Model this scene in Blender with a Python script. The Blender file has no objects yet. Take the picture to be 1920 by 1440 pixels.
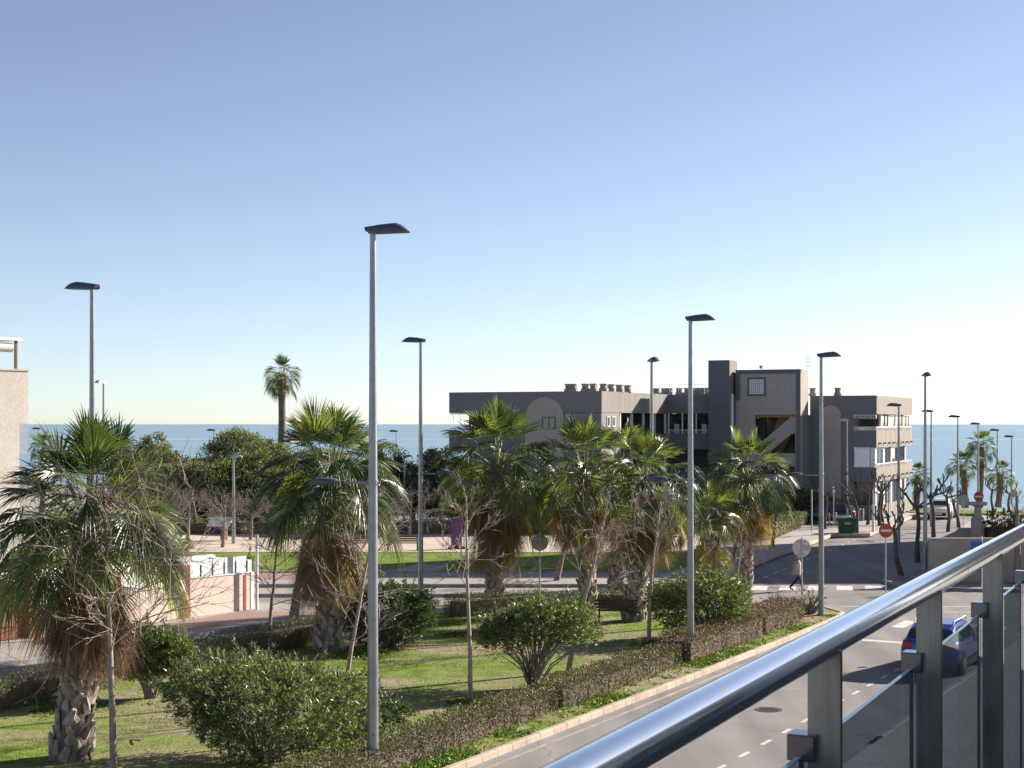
import bpy, math, random
import numpy as np
from mathutils import Vector, Matrix, noise

R = math.radians
sc = bpy.context.scene
col = sc.collection

# ------------------------------------------------------------------ camera
F, CX, HY, EYE = 2884.0, 960.0, 795.0, 7.5      # focal length (px of the 1920 px photo), centre, horizon row, eye height
cam = bpy.data.cameras.new('camera')
cam.sensor_width = 36.0
cam.lens = F / 1920.0 * 36.0
cam.shift_y = (HY - 720.0) / 1920.0
cam.clip_start = 0.05
cam.clip_end = 60000.0
cam.dof.use_dof = True
cam.dof.focus_distance = 60.0
cam.dof.aperture_fstop = 22.0
cam_o = bpy.data.objects.new('camera', cam)
cam_o.location = (0, 0, EYE)
cam_o.rotation_euler = (R(90), 0, 0)
col.objects.link(cam_o)
sc.camera = cam_o

# ------------------------------------------------------------------ sky, sun, exposure
SUN_EL, SUN_AZ = R(25.0), R(59.5)               # azimuth measured from +Y towards +X
w = bpy.data.worlds.new('World')
sc.world = w
w.use_nodes = True
nt = w.node_tree
bg = nt.nodes['Background']
sky = nt.nodes.new('ShaderNodeTexSky')
sky.sky_type = 'NISHITA'
sky.sun_disc = False
sky.sun_elevation = SUN_EL
sky.sun_rotation = SUN_AZ
sky.altitude = 10
sky.air_density = 0.58
sky.dust_density = 0.25
sky.ozone_density = 0.7
hs = nt.nodes.new('ShaderNodeHueSaturation')           # hazy winter air: the blue is a little washed out everywhere
hs.inputs['Saturation'].default_value = 0.84
hs.inputs['Hue'].default_value = 0.503
nt.links.new(sky.outputs[0], hs.inputs['Color'])
nt.links.new(hs.outputs[0], bg.inputs[0])
bg.inputs[1].default_value = 0.066
sl = bpy.data.lights.new('sun', 'SUN')
sl.energy = 5.0
sl.angle = R(0.53)
sl.color = (1.0, 0.93, 0.83)
so = bpy.data.objects.new('sun', sl)
sdir = Vector((math.sin(SUN_AZ) * math.cos(SUN_EL), math.cos(SUN_AZ) * math.cos(SUN_EL), math.sin(SUN_EL)))
so.rotation_euler = sdir.to_track_quat('Z', 'Y').to_euler()
so.location = (60, 40, 60)
col.objects.link(so)
sc.view_settings.view_transform = 'Standard'
sc.view_settings.look = 'None'
sc.view_settings.exposure = 1.25
sc.view_settings.gamma = 1.0
sc.view_settings.use_curve_mapping = False
sc.render.engine = 'CYCLES'
sc.cycles.max_bounces = 8
sc.cycles.transparent_max_bounces = 12
sc.cycles.use_denoising = True
sc.cycles.sample_clamp_indirect = 6.0

# ------------------------------------------------------------------ small tools
def gp(px, py, z=0.0):
    """point at height z that the photograph shows at pixel (px, py)"""
    Y = (EYE - z) * F / (py - HY)
    return Vector(((px - CX) / F * Y, Y, z))

def at(px, py, Y):
    return Vector(((px - CX) / F * Y, Y, EYE - (py - HY) / F * Y))

def tag(o, label=None, cat=None, group=None, kind=None):
    if label: o['label'] = label
    if cat: o['category'] = cat
    if group: o['group'] = group
    if kind: o['kind'] = kind
    return o

def empty(name, loc=(0, 0, 0), rz=0.0, parent=None):
    o = bpy.data.objects.new(name, None)
    o.location = loc
    o.rotation_euler = (0, 0, rz)
    o.empty_display_size = 0.2
    if parent: o.parent = parent
    col.objects.link(o)
    return o

def inst(name, mesh, parent=None, loc=(0, 0, 0), rot=(0, 0, 0), scale=(1, 1, 1)):
    o = bpy.data.objects.new(name, mesh)
    o.location = loc
    o.rotation_euler = rot
    o.scale = scale
    if parent: o.parent = parent
    col.objects.link(o)
    return o

class MB:
    """collects faces; build() links them as one mesh object"""
    def __init__(s):
        s.v = []; s.f = []; s.m = []
    def add(s, vs, fs, mi=0):
        b = len(s.v)
        s.v += [tuple(v) for v in vs]
        s.f += [tuple(b + i for i in f) for f in fs]
        s.m += [mi] * len(fs)
        return s
    def box(s, x0, x1, y0, y1, z0, z1, mi=0):
        return s.add([(x0, y0, z0), (x1, y0, z0), (x1, y1, z0), (x0, y1, z0), (x0, y0, z1), (x1, y0, z1), (x1, y1, z1), (x0, y1, z1)],
                     [(3, 2, 1, 0), (4, 5, 6, 7), (0, 1, 5, 4), (1, 2, 6, 5), (2, 3, 7, 6), (3, 0, 4, 7)], mi)
    def obox(s, c, size, rz=0.0, tilt=None, mi=0):
        hx, hy, hz = size[0] / 2, size[1] / 2, size[2] / 2
        m = Matrix.Rotation(rz, 3, 'Z')
        if tilt is not None: m = m @ tilt
        vs = [m @ Vector((x, y, z)) + Vector(c) for z in (-hz, hz) for x, y in ((-hx, -hy), (hx, -hy), (hx, hy), (-hx, hy))]
        return s.add(vs, [(3, 2, 1, 0), (4, 5, 6, 7), (0, 1, 5, 4), (1, 2, 6, 5), (2, 3, 7, 6), (3, 0, 4, 7)], mi)
    def prism(s, poly, z0, z1, mi=0):
        n = len(poly)
        a = sum(poly[i][0] * poly[(i + 1) % n][1] - poly[(i + 1) % n][0] * poly[i][1] for i in range(n))
        if a < 0: poly = poly[::-1]
        vs = [(p[0], p[1], z0) for p in poly] + [(p[0], p[1], z1) for p in poly]
        fs = [tuple(range(n - 1, -1, -1)), tuple(range(n, 2 * n))] + [(i, (i + 1) % n, n + (i + 1) % n, n + i) for i in range(n)]
        return s.add(vs, fs, mi)
    def sheet(s, poly, z, mi=0):
        n = len(poly)
        a = sum(poly[i][0] * poly[(i + 1) % n][1] - poly[(i + 1) % n][0] * poly[i][1] for i in range(n))
        if a < 0: poly = poly[::-1]
        return s.add([(p[0], p[1], z) for p in poly], [tuple(range(n))], mi)
    def extrude(s, prof, origin, ax, ay, az, length, mi=0):
        """profile (a, b) drawn in ax, ay and swept along az by length"""
        n = len(prof); o = Vector(origin); ax = Vector(ax); ay = Vector(ay); az = Vector(az)
        v0 = [o + ax * a + ay * b for a, b in prof]
        vs = v0 + [v + az * length for v in v0]
        fs = [tuple(range(n - 1, -1, -1)), tuple(range(n, 2 * n))] + [(i, (i + 1) % n, n + (i + 1) % n, n + i) for i in range(n)]
        return s.add(vs, fs, mi)
    def tube(s, pts, radii, sides=6, cap=True, mi=0):
        pts = [Vector(p) for p in pts]
        if isinstance(radii, (int, float)): radii = [radii] * len(pts)
        n = len(pts); vs = []; fs = []
        t0 = (pts[1] - pts[0]).normalized()
        ref = Vector((0, 0, 1)) if abs(t0.z) < 0.9 else Vector((1, 0, 0))
        u = t0.cross(ref).normalized()
        for i in range(n):
            t = (pts[min(i + 1, n - 1)] - pts[max(i - 1, 0)])
            if t.length < 1e-9: t = t0
            t.normalize()
            u = (u - t * u.dot(t))
            if u.length < 1e-6: u = t.cross(Vector((1, 0, 0.3)))
            u.normalize(); v = t.cross(u)
            for k in range(sides):
                a = 2 * math.pi * k / sides
                vs.append(pts[i] + (u * math.cos(a) + v * math.sin(a)) * radii[i])
        for i in range(n - 1):
            for k in range(sides):
                k2 = (k + 1) % sides
                fs.append((i * sides + k, i * sides + k2, (i + 1) * sides + k2, (i + 1) * sides + k))
        if cap:
            fs.append(tuple(range(sides - 1, -1, -1)))
            fs.append(tuple((n - 1) * sides + k for k in range(sides)))
        return s.add(vs, fs, mi)
    def lathe(s, prof, c=(0, 0, 0), sides=16, axis='Z', mi=0):
        """prof: (radius, height) from bottom to top"""
        vs = []; fs = []; c = Vector(c)
        for r, h in prof:
            for k in range(sides):
                a = 2 * math.pi * k / sides
                p = (r * math.cos(a), r * math.sin(a), h)
                if axis == 'Y': p = (p[0], h, p[1])
                if axis == 'X': p = (h, p[0], p[1])
                vs.append(c + Vector(p))
        n = len(prof)
        for i in range(n - 1):
            for k in range(sides):
                k2 = (k + 1) % sides
                fs.append((i * sides + k, i * sides + k2, (i + 1) * sides + k2, (i + 1) * sides + k))
        fs.append(tuple(range(sides - 1, -1, -1)))
        fs.append(tuple((n - 1) * sides + k for k in range(sides)))
        return s.add(vs, fs, mi)
    def loft(s, rings, closed_ends=True, mi=0):
        n = len(rings[0]); vs = [v for r in rings for v in r]; fs = []
        for i in range(len(rings) - 1):
            for k in range(n):
                k2 = (k + 1) % n
                fs.append((i * n + k, i * n + k2, (i + 1) * n + k2, (i + 1) * n + k))
        if closed_ends:
            fs.append(tuple(range(n - 1, -1, -1)))
            fs.append(tuple((len(rings) - 1) * n + k for k in range(n)))
        return s.add(vs, fs, mi)
    def mesh(s, name, mats, smooth=False):
        me = bpy.data.meshes.new(name)
        me.from_pydata(s.v, [], s.f)
        for m in (mats if isinstance(mats, (list, tuple)) else [mats]): me.materials.append(m)
        if any(s.m): me.polygons.foreach_set('material_index', s.m)
        me.update()
        if smooth:
            me.polygons.foreach_set('use_smooth', [True] * len(s.f))
            me.set_sharp_from_angle(angle=R(48))
        return me
    def build(s, name, mats, parent=None, smooth=False, loc=(0, 0, 0), rz=0.0, bevel=0.0, seg=2):
        o = inst(name, s.mesh(name, mats, smooth), parent, loc, (0, 0, rz))
        if bevel:
            b = o.modifiers.new('bevel', 'BEVEL')
            b.width = bevel; b.segments = seg; b.limit_method = 'ANGLE'; b.angle_limit = R(35)
            b.harden_normals = False
        return o

def quads_mesh(name, P, mats, mi=None):
    """P: (N, 4, 3) array of separate quads -> mesh (each quad its own island)"""
    P = np.asarray(P, dtype=np.float32)
    n = len(P)
    me = bpy.data.meshes.new(name)
    me.vertices.add(4 * n); me.loops.add(4 * n); me.polygons.add(n)
    me.vertices.foreach_set('co', P.reshape(-1))
    me.loops.foreach_set('vertex_index', np.arange(4 * n, dtype=np.int32))
    me.polygons.foreach_set('loop_start', np.arange(0, 4 * n, 4, dtype=np.int32))
    me.polygons.foreach_set('loop_total', np.full(n, 4, dtype=np.int32))
    for m in (mats if isinstance(mats, (list, tuple)) else [mats]): me.materials.append(m)
    if mi is not None: me.polygons.foreach_set('material_index', np.asarray(mi, dtype=np.int32))
    me.update(calc_edges=True)
    return me

def norm(a):
    return a / (np.linalg.norm(a, axis=-1, keepdims=True) + 1e-9)

def leaf_quads(C, D, L, W, rng, bend=0.0):
    """diamond leaves: base point C, direction D, length L, width W"""
    N = len(C)
    D = norm(D)
    rnd = norm(rng.normal(size=(N, 3)))
    S = norm(np.cross(D, rnd))
    L = np.broadcast_to(np.asarray(L, dtype=float), (N,))[:, None]
    W = np.broadcast_to(np.asarray(W, dtype=float), (N,))[:, None]
    tip = C + D * L
    tip[:, 2] -= bend * L[:, 0]
    mid = C + D * L * 0.5
    return np.stack([C, mid + S * W * 0.5, tip, mid - S * W * 0.5], axis=1)

# ------------------------------------------------------------------ materials
def nodes_of(name):
    m = bpy.data.materials.new(name)
    m.use_nodes = True
    t = m.node_tree
    return m, t, t.nodes['Principled BSDF'], t.nodes['Material Output']

def ramp(t, stops, fac, interp='LINEAR'):
    r = t.nodes.new('ShaderNodeValToRGB')
    r.color_ramp.interpolation = interp
    e = r.color_ramp.elements
    while len(e) < len(stops): e.new(0.5)
    for el, (p, c) in zip(e, stops):
        el.position = p
        el.color = (c[0], c[1], c[2], 1)
    t.links.new(fac, r.inputs[0])
    return r.outputs[0]

def tnoise(t, scale, detail=4, rough=0.55, vec=None, dim='3D'):
    n = t.nodes.new('ShaderNodeTexNoise')
    n.inputs['Scale'].default_value = scale
    n.inputs['Detail'].default_value = detail
    n.inputs['Roughness'].default_value = rough
    if vec is not None: t.links.new(vec, n.inputs['Vector'])
    return n.outputs[0]

def wpos(t, scale=(1, 1, 1), rz=0.0):
    g = t.nodes.new('ShaderNodeNewGeometry')
    mp = t.nodes.new('ShaderNodeMapping')
    mp.inputs['Scale'].default_value = scale
    mp.inputs['Rotation'].default_value = (0, 0, rz)
    t.links.new(g.outputs['Position'], mp.inputs['Vector'])
    return mp.outputs[0]

def mixc(t, a, b, fac, mode='MIX'):
    m = t.nodes.new('ShaderNodeMix')
    m.data_type = 'RGBA'; m.blend_type = mode
    for inp, v in ((m.inputs[6], a), (m.inputs[7], b)):
        if isinstance(v, (tuple, list)): inp.default_value = (v[0], v[1], v[2], 1)
        else: t.links.new(v, inp)
    if isinstance(fac, (int, float)): m.inputs[0].default_value = fac
    else: t.links.new(fac, m.inputs[0])
    return m.outputs[2]

def add_bump(t, b, h, strength, dist=0.02):
    bu = t.nodes.new('ShaderNodeBump')
    bu.inputs['Strength'].default_value = strength
    bu.inputs['Distance'].default_value = dist
    t.links.new(h, bu.inputs['Height'])
    t.links.new(bu.outputs[0], b.inputs['Normal'])

def surf(name, c1, c2=None, c3=None, scale=3.0, rough=0.85, metal=0.0, fine=60.0, bump=0.2, dist=0.01, stretch=(1, 1, 1), spec=0.3, obj_var=0.0, coat=0.0):
    """a weathered plain surface: two or three tones in noise, fine grain and relief"""
    m, t, b, o = nodes_of(name)
    c2 = c2 or tuple(x * 0.8 for x in c1)
    p = wpos(t, stretch)
    n1 = tnoise(t, scale, 6, 0.6, p)
    c = ramp(t, [(0.36, c2), (0.62, c1)], n1)
    if c3:
        n2 = tnoise(t, scale * 0.27, 5, 0.65, p)
        f = ramp(t, [(0.5, (0, 0, 0)), (0.72, (1, 1, 1))], n2)
        c = mixc(t, c, c3, f)
    n3 = tnoise(t, fine, 2, 0.6, p)
    c = mixc(t, c, ramp(t, [(0.3, (0.72, 0.72, 0.72)), (0.7, (1.25, 1.25, 1.25))], n3), 0.55, 'MULTIPLY')
    if obj_var:
        oi = t.nodes.new('ShaderNodeObjectInfo')
        v = ramp(t, [(0, (1 - obj_var,) * 3), (1, (1 + obj_var,) * 3)], oi.outputs['Random'])
        c = mixc(t, c, v, 1.0, 'MULTIPLY')
    t.links.new(c, b.inputs['Base Color'])
    b.inputs['Roughness'].default_value = rough
    b.inputs['Metallic'].default_value = metal
    b.inputs['Specular IOR Level'].default_value = spec
    if coat: b.inputs['Coat Weight'].default_value = coat
    if bump: add_bump(t, b, n3, bump, dist)
    return m

def foliage(name, stops, rough=0.45, transl=0.3, spec=0.4, island=True, tint=None):
    """leaves: colour differs leaf by leaf; part of the light passes through"""
    m, t, b, o = nodes_of(name)
    if island:
        g = t.nodes.new('ShaderNodeNewGeometry')
        f = g.outputs['Random Per Island']
    else:
        g = t.nodes.new('ShaderNodeObjectInfo')
        f = g.outputs['Random']
        n = tnoise(t, 3.0, 3, 0.6, wpos(t))
        mm = t.nodes.new('ShaderNodeMath'); mm.operation = 'MULTIPLY_ADD'
        t.links.new(n, mm.inputs[0]); mm.inputs[1].default_value = 0.6
        sb = t.nodes.new('ShaderNodeMath'); sb.operation = 'MULTIPLY_ADD'
        t.links.new(f, sb.inputs[0]); sb.inputs[1].default_value = 0.9; sb.inputs[2].default_value = -0.25
        t.links.new(sb.outputs[0], mm.inputs[2])
        f = mm.outputs[0]
    c = ramp(t, stops, f)
    t.links.new(c, b.inputs['Base Color'])
    b.inputs['Roughness'].default_value = rough
    b.inputs['Specular IOR Level'].default_value = spec
    if transl:
        tr = t.nodes.new('ShaderNodeBsdfTranslucent')
        tc = mixc(t, c, (1.5, 1.7, 0.6), 1.0, 'MULTIPLY')
        t.links.new(tc, tr.inputs[0])
        ms = t.nodes.new('ShaderNodeMixShader')
        ms.inputs[0].default_value = transl
        t.links.new(b.outputs[0], ms.inputs[1])
        t.links.new(tr.outputs[0], ms.inputs[2])
        t.links.new(ms.outputs[0], o.inputs[0])
    return m

def plain(name, c, rough=0.5, metal=0.0, spec=0.5, coat=0.0, var=0.12):
    """painted or moulded object surface with slight unevenness"""
    m, t, b, o = nodes_of(name)
    n = tnoise(t, 6.0, 4, 0.6, wpos(t))
    cc = ramp(t, [(0.3, tuple(x * (1 - var) for x in c)), (0.7, tuple(x * (1 + var) for x in c))], n)
    t.links.new(cc, b.inputs['Base Color'])
    b.inputs['Roughness'].default_value = rough
    b.inputs['Metallic'].default_value = metal
    b.inputs['Specular IOR Level'].default_value = spec
    b.inputs['Coat Weight'].default_value = coat
    return m

MT = {}
MT['asphalt'] = surf('asphalt', (0.20, 0.175, 0.165), (0.155, 0.138, 0.132), (0.24, 0.21, 0.195), scale=0.35, fine=35, rough=0.9, bump=0.35)
MT['pave'] = surf('paving', (0.36, 0.31, 0.28), (0.29, 0.25, 0.23), scale=0.6, fine=7, rough=0.9)
MT['pave_red'] = surf('red_paving', (0.30, 0.17, 0.14), (0.24, 0.14, 0.12), scale=0.8, fine=8, rough=0.9)
MT['kerb'] = surf('kerb_stone', (0.46, 0.37, 0.28), (0.38, 0.31, 0.24), scale=1.5, fine=20, rough=0.9, obj_var=0.12)
MT['kerb_grey'] = surf('grey_kerb_stone', (0.33, 0.31, 0.29), (0.25, 0.23, 0.22), scale=1.5, fine=20, rough=0.9, obj_var=0.12)
MT['sand'] = surf('sandy_ground', (0.52, 0.43, 0.34), (0.45, 0.37, 0.29), scale=0.5, fine=14, rough=0.95)
MT['paint'] = surf('road_paint', (0.62, 0.59, 0.56), (0.42, 0.40, 0.38), scale=3, fine=18, rough=0.8)
MT['paint_yellow'] = surf('yellow_road_paint', (0.40, 0.335, 0.25), (0.27, 0.235, 0.20), scale=2, fine=18, rough=0.8)
MT['concrete'] = surf('concrete', (0.36, 0.335, 0.30), (0.29, 0.27, 0.245), (0.30, 0.27, 0.22), scale=0.9, fine=25, rough=0.9)
MT['galv'] = surf('galvanised_steel', (0.31, 0.32, 0.335), (0.25, 0.26, 0.275), scale=3, fine=40, rough=0.38, metal=0.75, bump=0.05, spec=0.5)
MT['lamp'] = plain('lamp_housing', (0.09, 0.105, 0.13), 0.42, 0.3)
MT['lamp_light'] = plain('pale_lamp_housing', (0.45, 0.47, 0.5), 0.4, 0.3)
MT['diffuser'] = plain('lamp_glass', (0.30, 0.33, 0.36), 0.2)
MT['white'] = plain('white_paint', (0.74, 0.73, 0.71), 0.5)
MT['black'] = plain('black_plastic', (0.018, 0.018, 0.02), 0.5)
MT['darkglass'] = plain('dark_glass', (0.02, 0.025, 0.03), 0.08, 0.0, 0.8)
MT['steelpost'] = plain('steel_post', (0.5, 0.5, 0.49), 0.45, 0.4)
MT['red_sign'] = plain('red_sign_face', (0.52, 0.055, 0.035), 0.45)
MT['sign_grey'] = plain('sign_back', (0.36, 0.35, 0.33), 0.5, 0.2)
MT['sign_cream'] = plain('cream_sign', (0.70, 0.64, 0.56), 0.5)
MT['ink'] = plain('sign_ink', (0.05, 0.05, 0.055), 0.6)
MT['bark'] = surf('pale_bark', (0.40, 0.32, 0.265), (0.27, 0.21, 0.175), scale=6, fine=50, rough=0.9, bump=0.5)
MT['bark_dark'] = surf('dark_bark', (0.13, 0.108, 0.094), (0.08, 0.066, 0.058), scale=6, fine=40, rough=0.95, bump=0.6)
MT['bark_grey'] = surf('grey_bark', (0.26, 0.22, 0.19), (0.17, 0.14, 0.12), scale=5, fine=40, rough=0.95, bump=0.6)
MT['palm_bark'] = surf('palm_bark', (0.22, 0.175, 0.145), (0.11, 0.086, 0.07), scale=5, fine=30, rough=0.95, bump=0.6)
MT['boot'] = surf('palm_leaf_base', (0.46, 0.39, 0.32), (0.27, 0.215, 0.17), scale=8, fine=40, rough=0.9, bump=0.4, obj_var=0.25)
MT['frond'] = foliage('palm_frond', [(0.0, (0.040, 0.062, 0.034)), (0.4, (0.085, 0.112, 0.048)), (0.75, (0.155, 0.175, 0.065)), (1.0, (0.28, 0.275, 0.095))], rough=0.36, transl=0.38, spec=0.5, island=False)
MT['frond_yellow'] = foliage('yellowing_frond', [(0.0, (0.16, 0.15, 0.04)), (0.6, (0.30, 0.22, 0.05)), (1.0, (0.34, 0.20, 0.07))], rough=0.5, transl=0.35, island=False)
MT['frond_dead'] = foliage('dead_frond', [(0.0, (0.12, 0.062, 0.042)), (0.45, (0.25, 0.145, 0.098)), (0.8, (0.36, 0.24, 0.165)), (1.0, (0.50, 0.38, 0.27))], rough=0.8, transl=0.15, spec=0.15, island=False)
MT['petiole'] = plain('leaf_stalk', (0.17, 0.17, 0.07), 0.5)
MT['petiole_dead'] = plain('dead_leaf_stalk', (0.22, 0.13, 0.08), 0.7)
MT['oleander'] = foliage('oleander_leaf', [(0.0, (0.034, 0.052, 0.026)), (0.4, (0.074, 0.102, 0.044)), (0.75, (0.14, 0.162, 0.075)), (0.92, (0.25, 0.255, 0.13)), (1.0, (0.38, 0.35, 0.21))], rough=0.38, transl=0.3)
MT['oleander_dark'] = foliage('dark_oleander_leaf', [(0.0, (0.022, 0.040, 0.022)), (0.5, (0.048, 0.074, 0.036)), (1.0, (0.11, 0.135, 0.065))], rough=0.42, transl=0.25)
MT['hedge'] = foliage('hedge_leaf', [(0.0, (0.045, 0.042, 0.026)), (0.35, (0.095, 0.080, 0.050)), (0.65, (0.115, 0.115, 0.055)), (0.9, (0.19, 0.15, 0.095)), (1.0, (0.33, 0.26, 0.17))], rough=0.6, transl=0.2)
MT['hedge_red'] = foliage('reddish_hedge_leaf', [(0.0, (0.060, 0.040, 0.028)), (0.5, (0.15, 0.085, 0.065)), (0.8, (0.11, 0.09, 0.045)), (1.0, (0.30, 0.17, 0.14))], rough=0.6, transl=0.2)
MT['hedge_green'] = foliage('green_hedge_leaf', [(0.0, (0.040, 0.055, 0.022)), (0.5, (0.095, 0.11, 0.042)), (1.0, (0.22, 0.22, 0.095))], rough=0.5, transl=0.25)
MT['twig'] = plain('hedge_twig', (0.13, 0.095, 0.07), 0.9)
MT['evergreen'] = foliage('evergreen_leaf', [(0.0, (0.045, 0.062, 0.024)), (0.5, (0.095, 0.118, 0.042)), (0.85, (0.18, 0.19, 0.07)), (1.0, (0.30, 0.27, 0.12))], rough=0.55, transl=0.25)
MT['tamarisk'] = foliage('grey_green_leaf', [(0.0, (0.065, 0.075, 0.042)), (0.5, (0.13, 0.14, 0.075)), (1.0, (0.27, 0.26, 0.15))], rough=0.7, transl=0.25)
MT['drybrown'] = foliage('dry_leaf', [(0.0, (0.07, 0.052, 0.035)), (0.5, (0.13, 0.10, 0.065)), (1.0, (0.20, 0.17, 0.09))], rough=0.8, transl=0.2)
MT['weed'] = foliage('weed_leaf', [(0.0, (0.045, 0.085, 0.018)), (0.5, (0.095, 0.15, 0.028)), (1.0, (0.20, 0.23, 0.06))], rough=0.5, transl=0.25)
MT['grass'] = foliage('grass_blade', [(0.0, (0.08, 0.13, 0.022)), (0.5, (0.18, 0.235, 0.045)), (0.85, (0.26, 0.29, 0.075)), (1.0, (0.36, 0.32, 0.17))], rough=0.6, transl=0.35, spec=0.2)
# ------------------------------------------------------------------ setting: ground, sea, streets
def struct(o):
    o['kind'] = 'structure'
    return o

UX, UY = math.sin(R(28.3)), math.cos(R(28.3))          # direction of the near street
NX, NY = UY, -UX                                       # to its right
TX, TY = math.sin(R(22)), math.cos(R(22))              # street to the sea
SX, SY = TY, -TX

# asphalt with patches, cracks sealed dark and tyre-polished lanes
def make_asphalt():
    m, t, b, o = nodes_of('asphalt_road')
    p = wpos(t)
    base = ramp(t, [(0.3, (0.190, 0.172, 0.168)), (0.7, (0.262, 0.238, 0.230))], tnoise(t, 0.22, 6, 0.62, p))
    fine = ramp(t, [(0.28, (0.62, 0.62, 0.62)), (0.72, (1.35, 1.33, 1.3))], tnoise(t, 28.0, 3, 0.7, p))
    c = mixc(t, base, fine, 0.6, 'MULTIPLY')
    lanes = tnoise(t, 1.0, 3, 0.5, wpos(t, (0.9, 0.035, 1), R(28.3)))
    c = mixc(t, c, ramp(t, [(0.35, (0.78, 0.78, 0.785)), (0.65, (1.12, 1.11, 1.10))], lanes), 0.9, 'MULTIPLY')
    v = t.nodes.new('ShaderNodeTexVoronoi'); v.feature = 'DISTANCE_TO_EDGE'; v.inputs['Scale'].default_value = 0.16
    wob = t.nodes.new('ShaderNodeVectorMath'); wob.operation = 'ADD'
    nn = t.nodes.new('ShaderNodeTexNoise'); nn.inputs['Scale'].default_value = 0.9; nn.inputs['Detail'].default_value = 5
    t.links.new(p, nn.inputs['Vector']); t.links.new(p, wob.inputs[0]); t.links.new(nn.outputs[1], wob.inputs[1])
    t.links.new(wob.outputs[0], v.inputs['Vector'])
    crack = ramp(t, [(0.0, (1, 1, 1)), (0.006, (0, 0, 0))], v.outputs['Distance'])
    c = mixc(t, c, (0.085, 0.078, 0.075), mixc(t, (0, 0, 0), crack, 0.6))
    t.links.new(c, b.inputs['Base Color'])
    b.inputs['Roughness'].default_value = 0.88
    b.inputs['Specular IOR Level'].default_value = 0.25
    add_bump(t, b, tnoise(t, 60, 3, 0.7, p), 0.4, 0.01)
    return m
MT['road'] = make_asphalt()

def make_lawn(name, dry):
    m, t, b, o = nodes_of(name)
    p = wpos(t)
    green = ramp(t, [(0.3, (0.085, 0.130, 0.024)), (0.52, (0.165, 0.225, 0.042)), (0.75, (0.27, 0.295, 0.075))], tnoise(t, 1.3, 6, 0.65, p))
    tan = ramp(t, [(0.3, (0.24, 0.19, 0.13)), (0.7, (0.38, 0.31, 0.22))], tnoise(t, 3.0, 6, 0.7, p))
    f = ramp(t, [(0.43 - dry, (0, 0, 0)), (0.60 - dry, (1, 1, 1))], tnoise(t, 0.23, 7, 0.62, wpos(t, (0.75, 1.35, 1))))
    c = mixc(t, green, tan, f)
    fine = ramp(t, [(0.3, (0.55, 0.55, 0.5)), (0.7, (1.4, 1.4, 1.35))], tnoise(t, 18, 4, 0.7, p))
    c = mixc(t, c, fine, 0.7, 'MULTIPLY')
    t.links.new(c, b.inputs['Base Color'])
    b.inputs['Roughness'].default_value = 0.95
    b.inputs['Specular IOR Level'].default_value = 0.1
    add_bump(t, b, tnoise(t, 14, 5, 0.7, p), 0.9, 0.06)
    return m
MT['lawn'] = make_lawn('median_lawn', 0.0)
MT['lawn_far'] = make_lawn('park_lawn', -0.16)

def make_water():
    m, t, b, o = nodes_of('sea_water')
    p = wpos(t, (0.10, 0.34, 1), R(-20))
    n1 = tnoise(t, 1.0, 6, 0.62, p)
    n2 = tnoise(t, 0.022, 4, 0.6, wpos(t, (0.16, 1.0, 1), R(-4)))
    c = ramp(t, [(0.35, (0.18, 0.275, 0.335)), (0.65, (0.225, 0.325, 0.38))], n2)
    # two long boat wake slicks: bright reflection put into the colour, broken by noise
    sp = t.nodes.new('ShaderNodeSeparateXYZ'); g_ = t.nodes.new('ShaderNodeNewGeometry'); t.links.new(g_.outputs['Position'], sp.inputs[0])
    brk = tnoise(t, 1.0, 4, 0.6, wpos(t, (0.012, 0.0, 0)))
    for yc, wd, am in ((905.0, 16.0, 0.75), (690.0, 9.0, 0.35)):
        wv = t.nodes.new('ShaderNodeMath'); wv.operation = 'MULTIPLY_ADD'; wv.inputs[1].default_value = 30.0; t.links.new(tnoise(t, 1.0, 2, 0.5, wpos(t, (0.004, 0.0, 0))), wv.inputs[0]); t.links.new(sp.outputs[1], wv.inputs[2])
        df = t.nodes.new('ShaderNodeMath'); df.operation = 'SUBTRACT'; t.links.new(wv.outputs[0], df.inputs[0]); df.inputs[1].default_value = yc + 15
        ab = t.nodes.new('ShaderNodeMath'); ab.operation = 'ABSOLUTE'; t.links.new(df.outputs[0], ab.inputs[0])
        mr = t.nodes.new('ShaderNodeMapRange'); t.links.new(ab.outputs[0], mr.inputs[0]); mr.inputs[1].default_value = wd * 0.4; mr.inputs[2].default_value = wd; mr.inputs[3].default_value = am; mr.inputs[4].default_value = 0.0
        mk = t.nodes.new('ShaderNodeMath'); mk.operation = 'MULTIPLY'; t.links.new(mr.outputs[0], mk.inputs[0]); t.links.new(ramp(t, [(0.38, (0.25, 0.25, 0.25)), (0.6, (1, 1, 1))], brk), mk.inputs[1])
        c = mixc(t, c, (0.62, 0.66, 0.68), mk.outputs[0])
    t.links.new(c, b.inputs['Base Color'])
    rr = t.nodes.new('ShaderNodeMapRange')
    rr.inputs[3].default_value = 0.18; rr.inputs[4].default_value = 0.45
    t.links.new(n2, rr.inputs[0])
    t.links.new(rr.outputs[0], b.inputs['Roughness'])
    b.inputs['IOR'].default_value = 1.33
    add_bump(t, b, n1, 0.9, 0.55)
    return m
MT['water'] = make_water()

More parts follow.
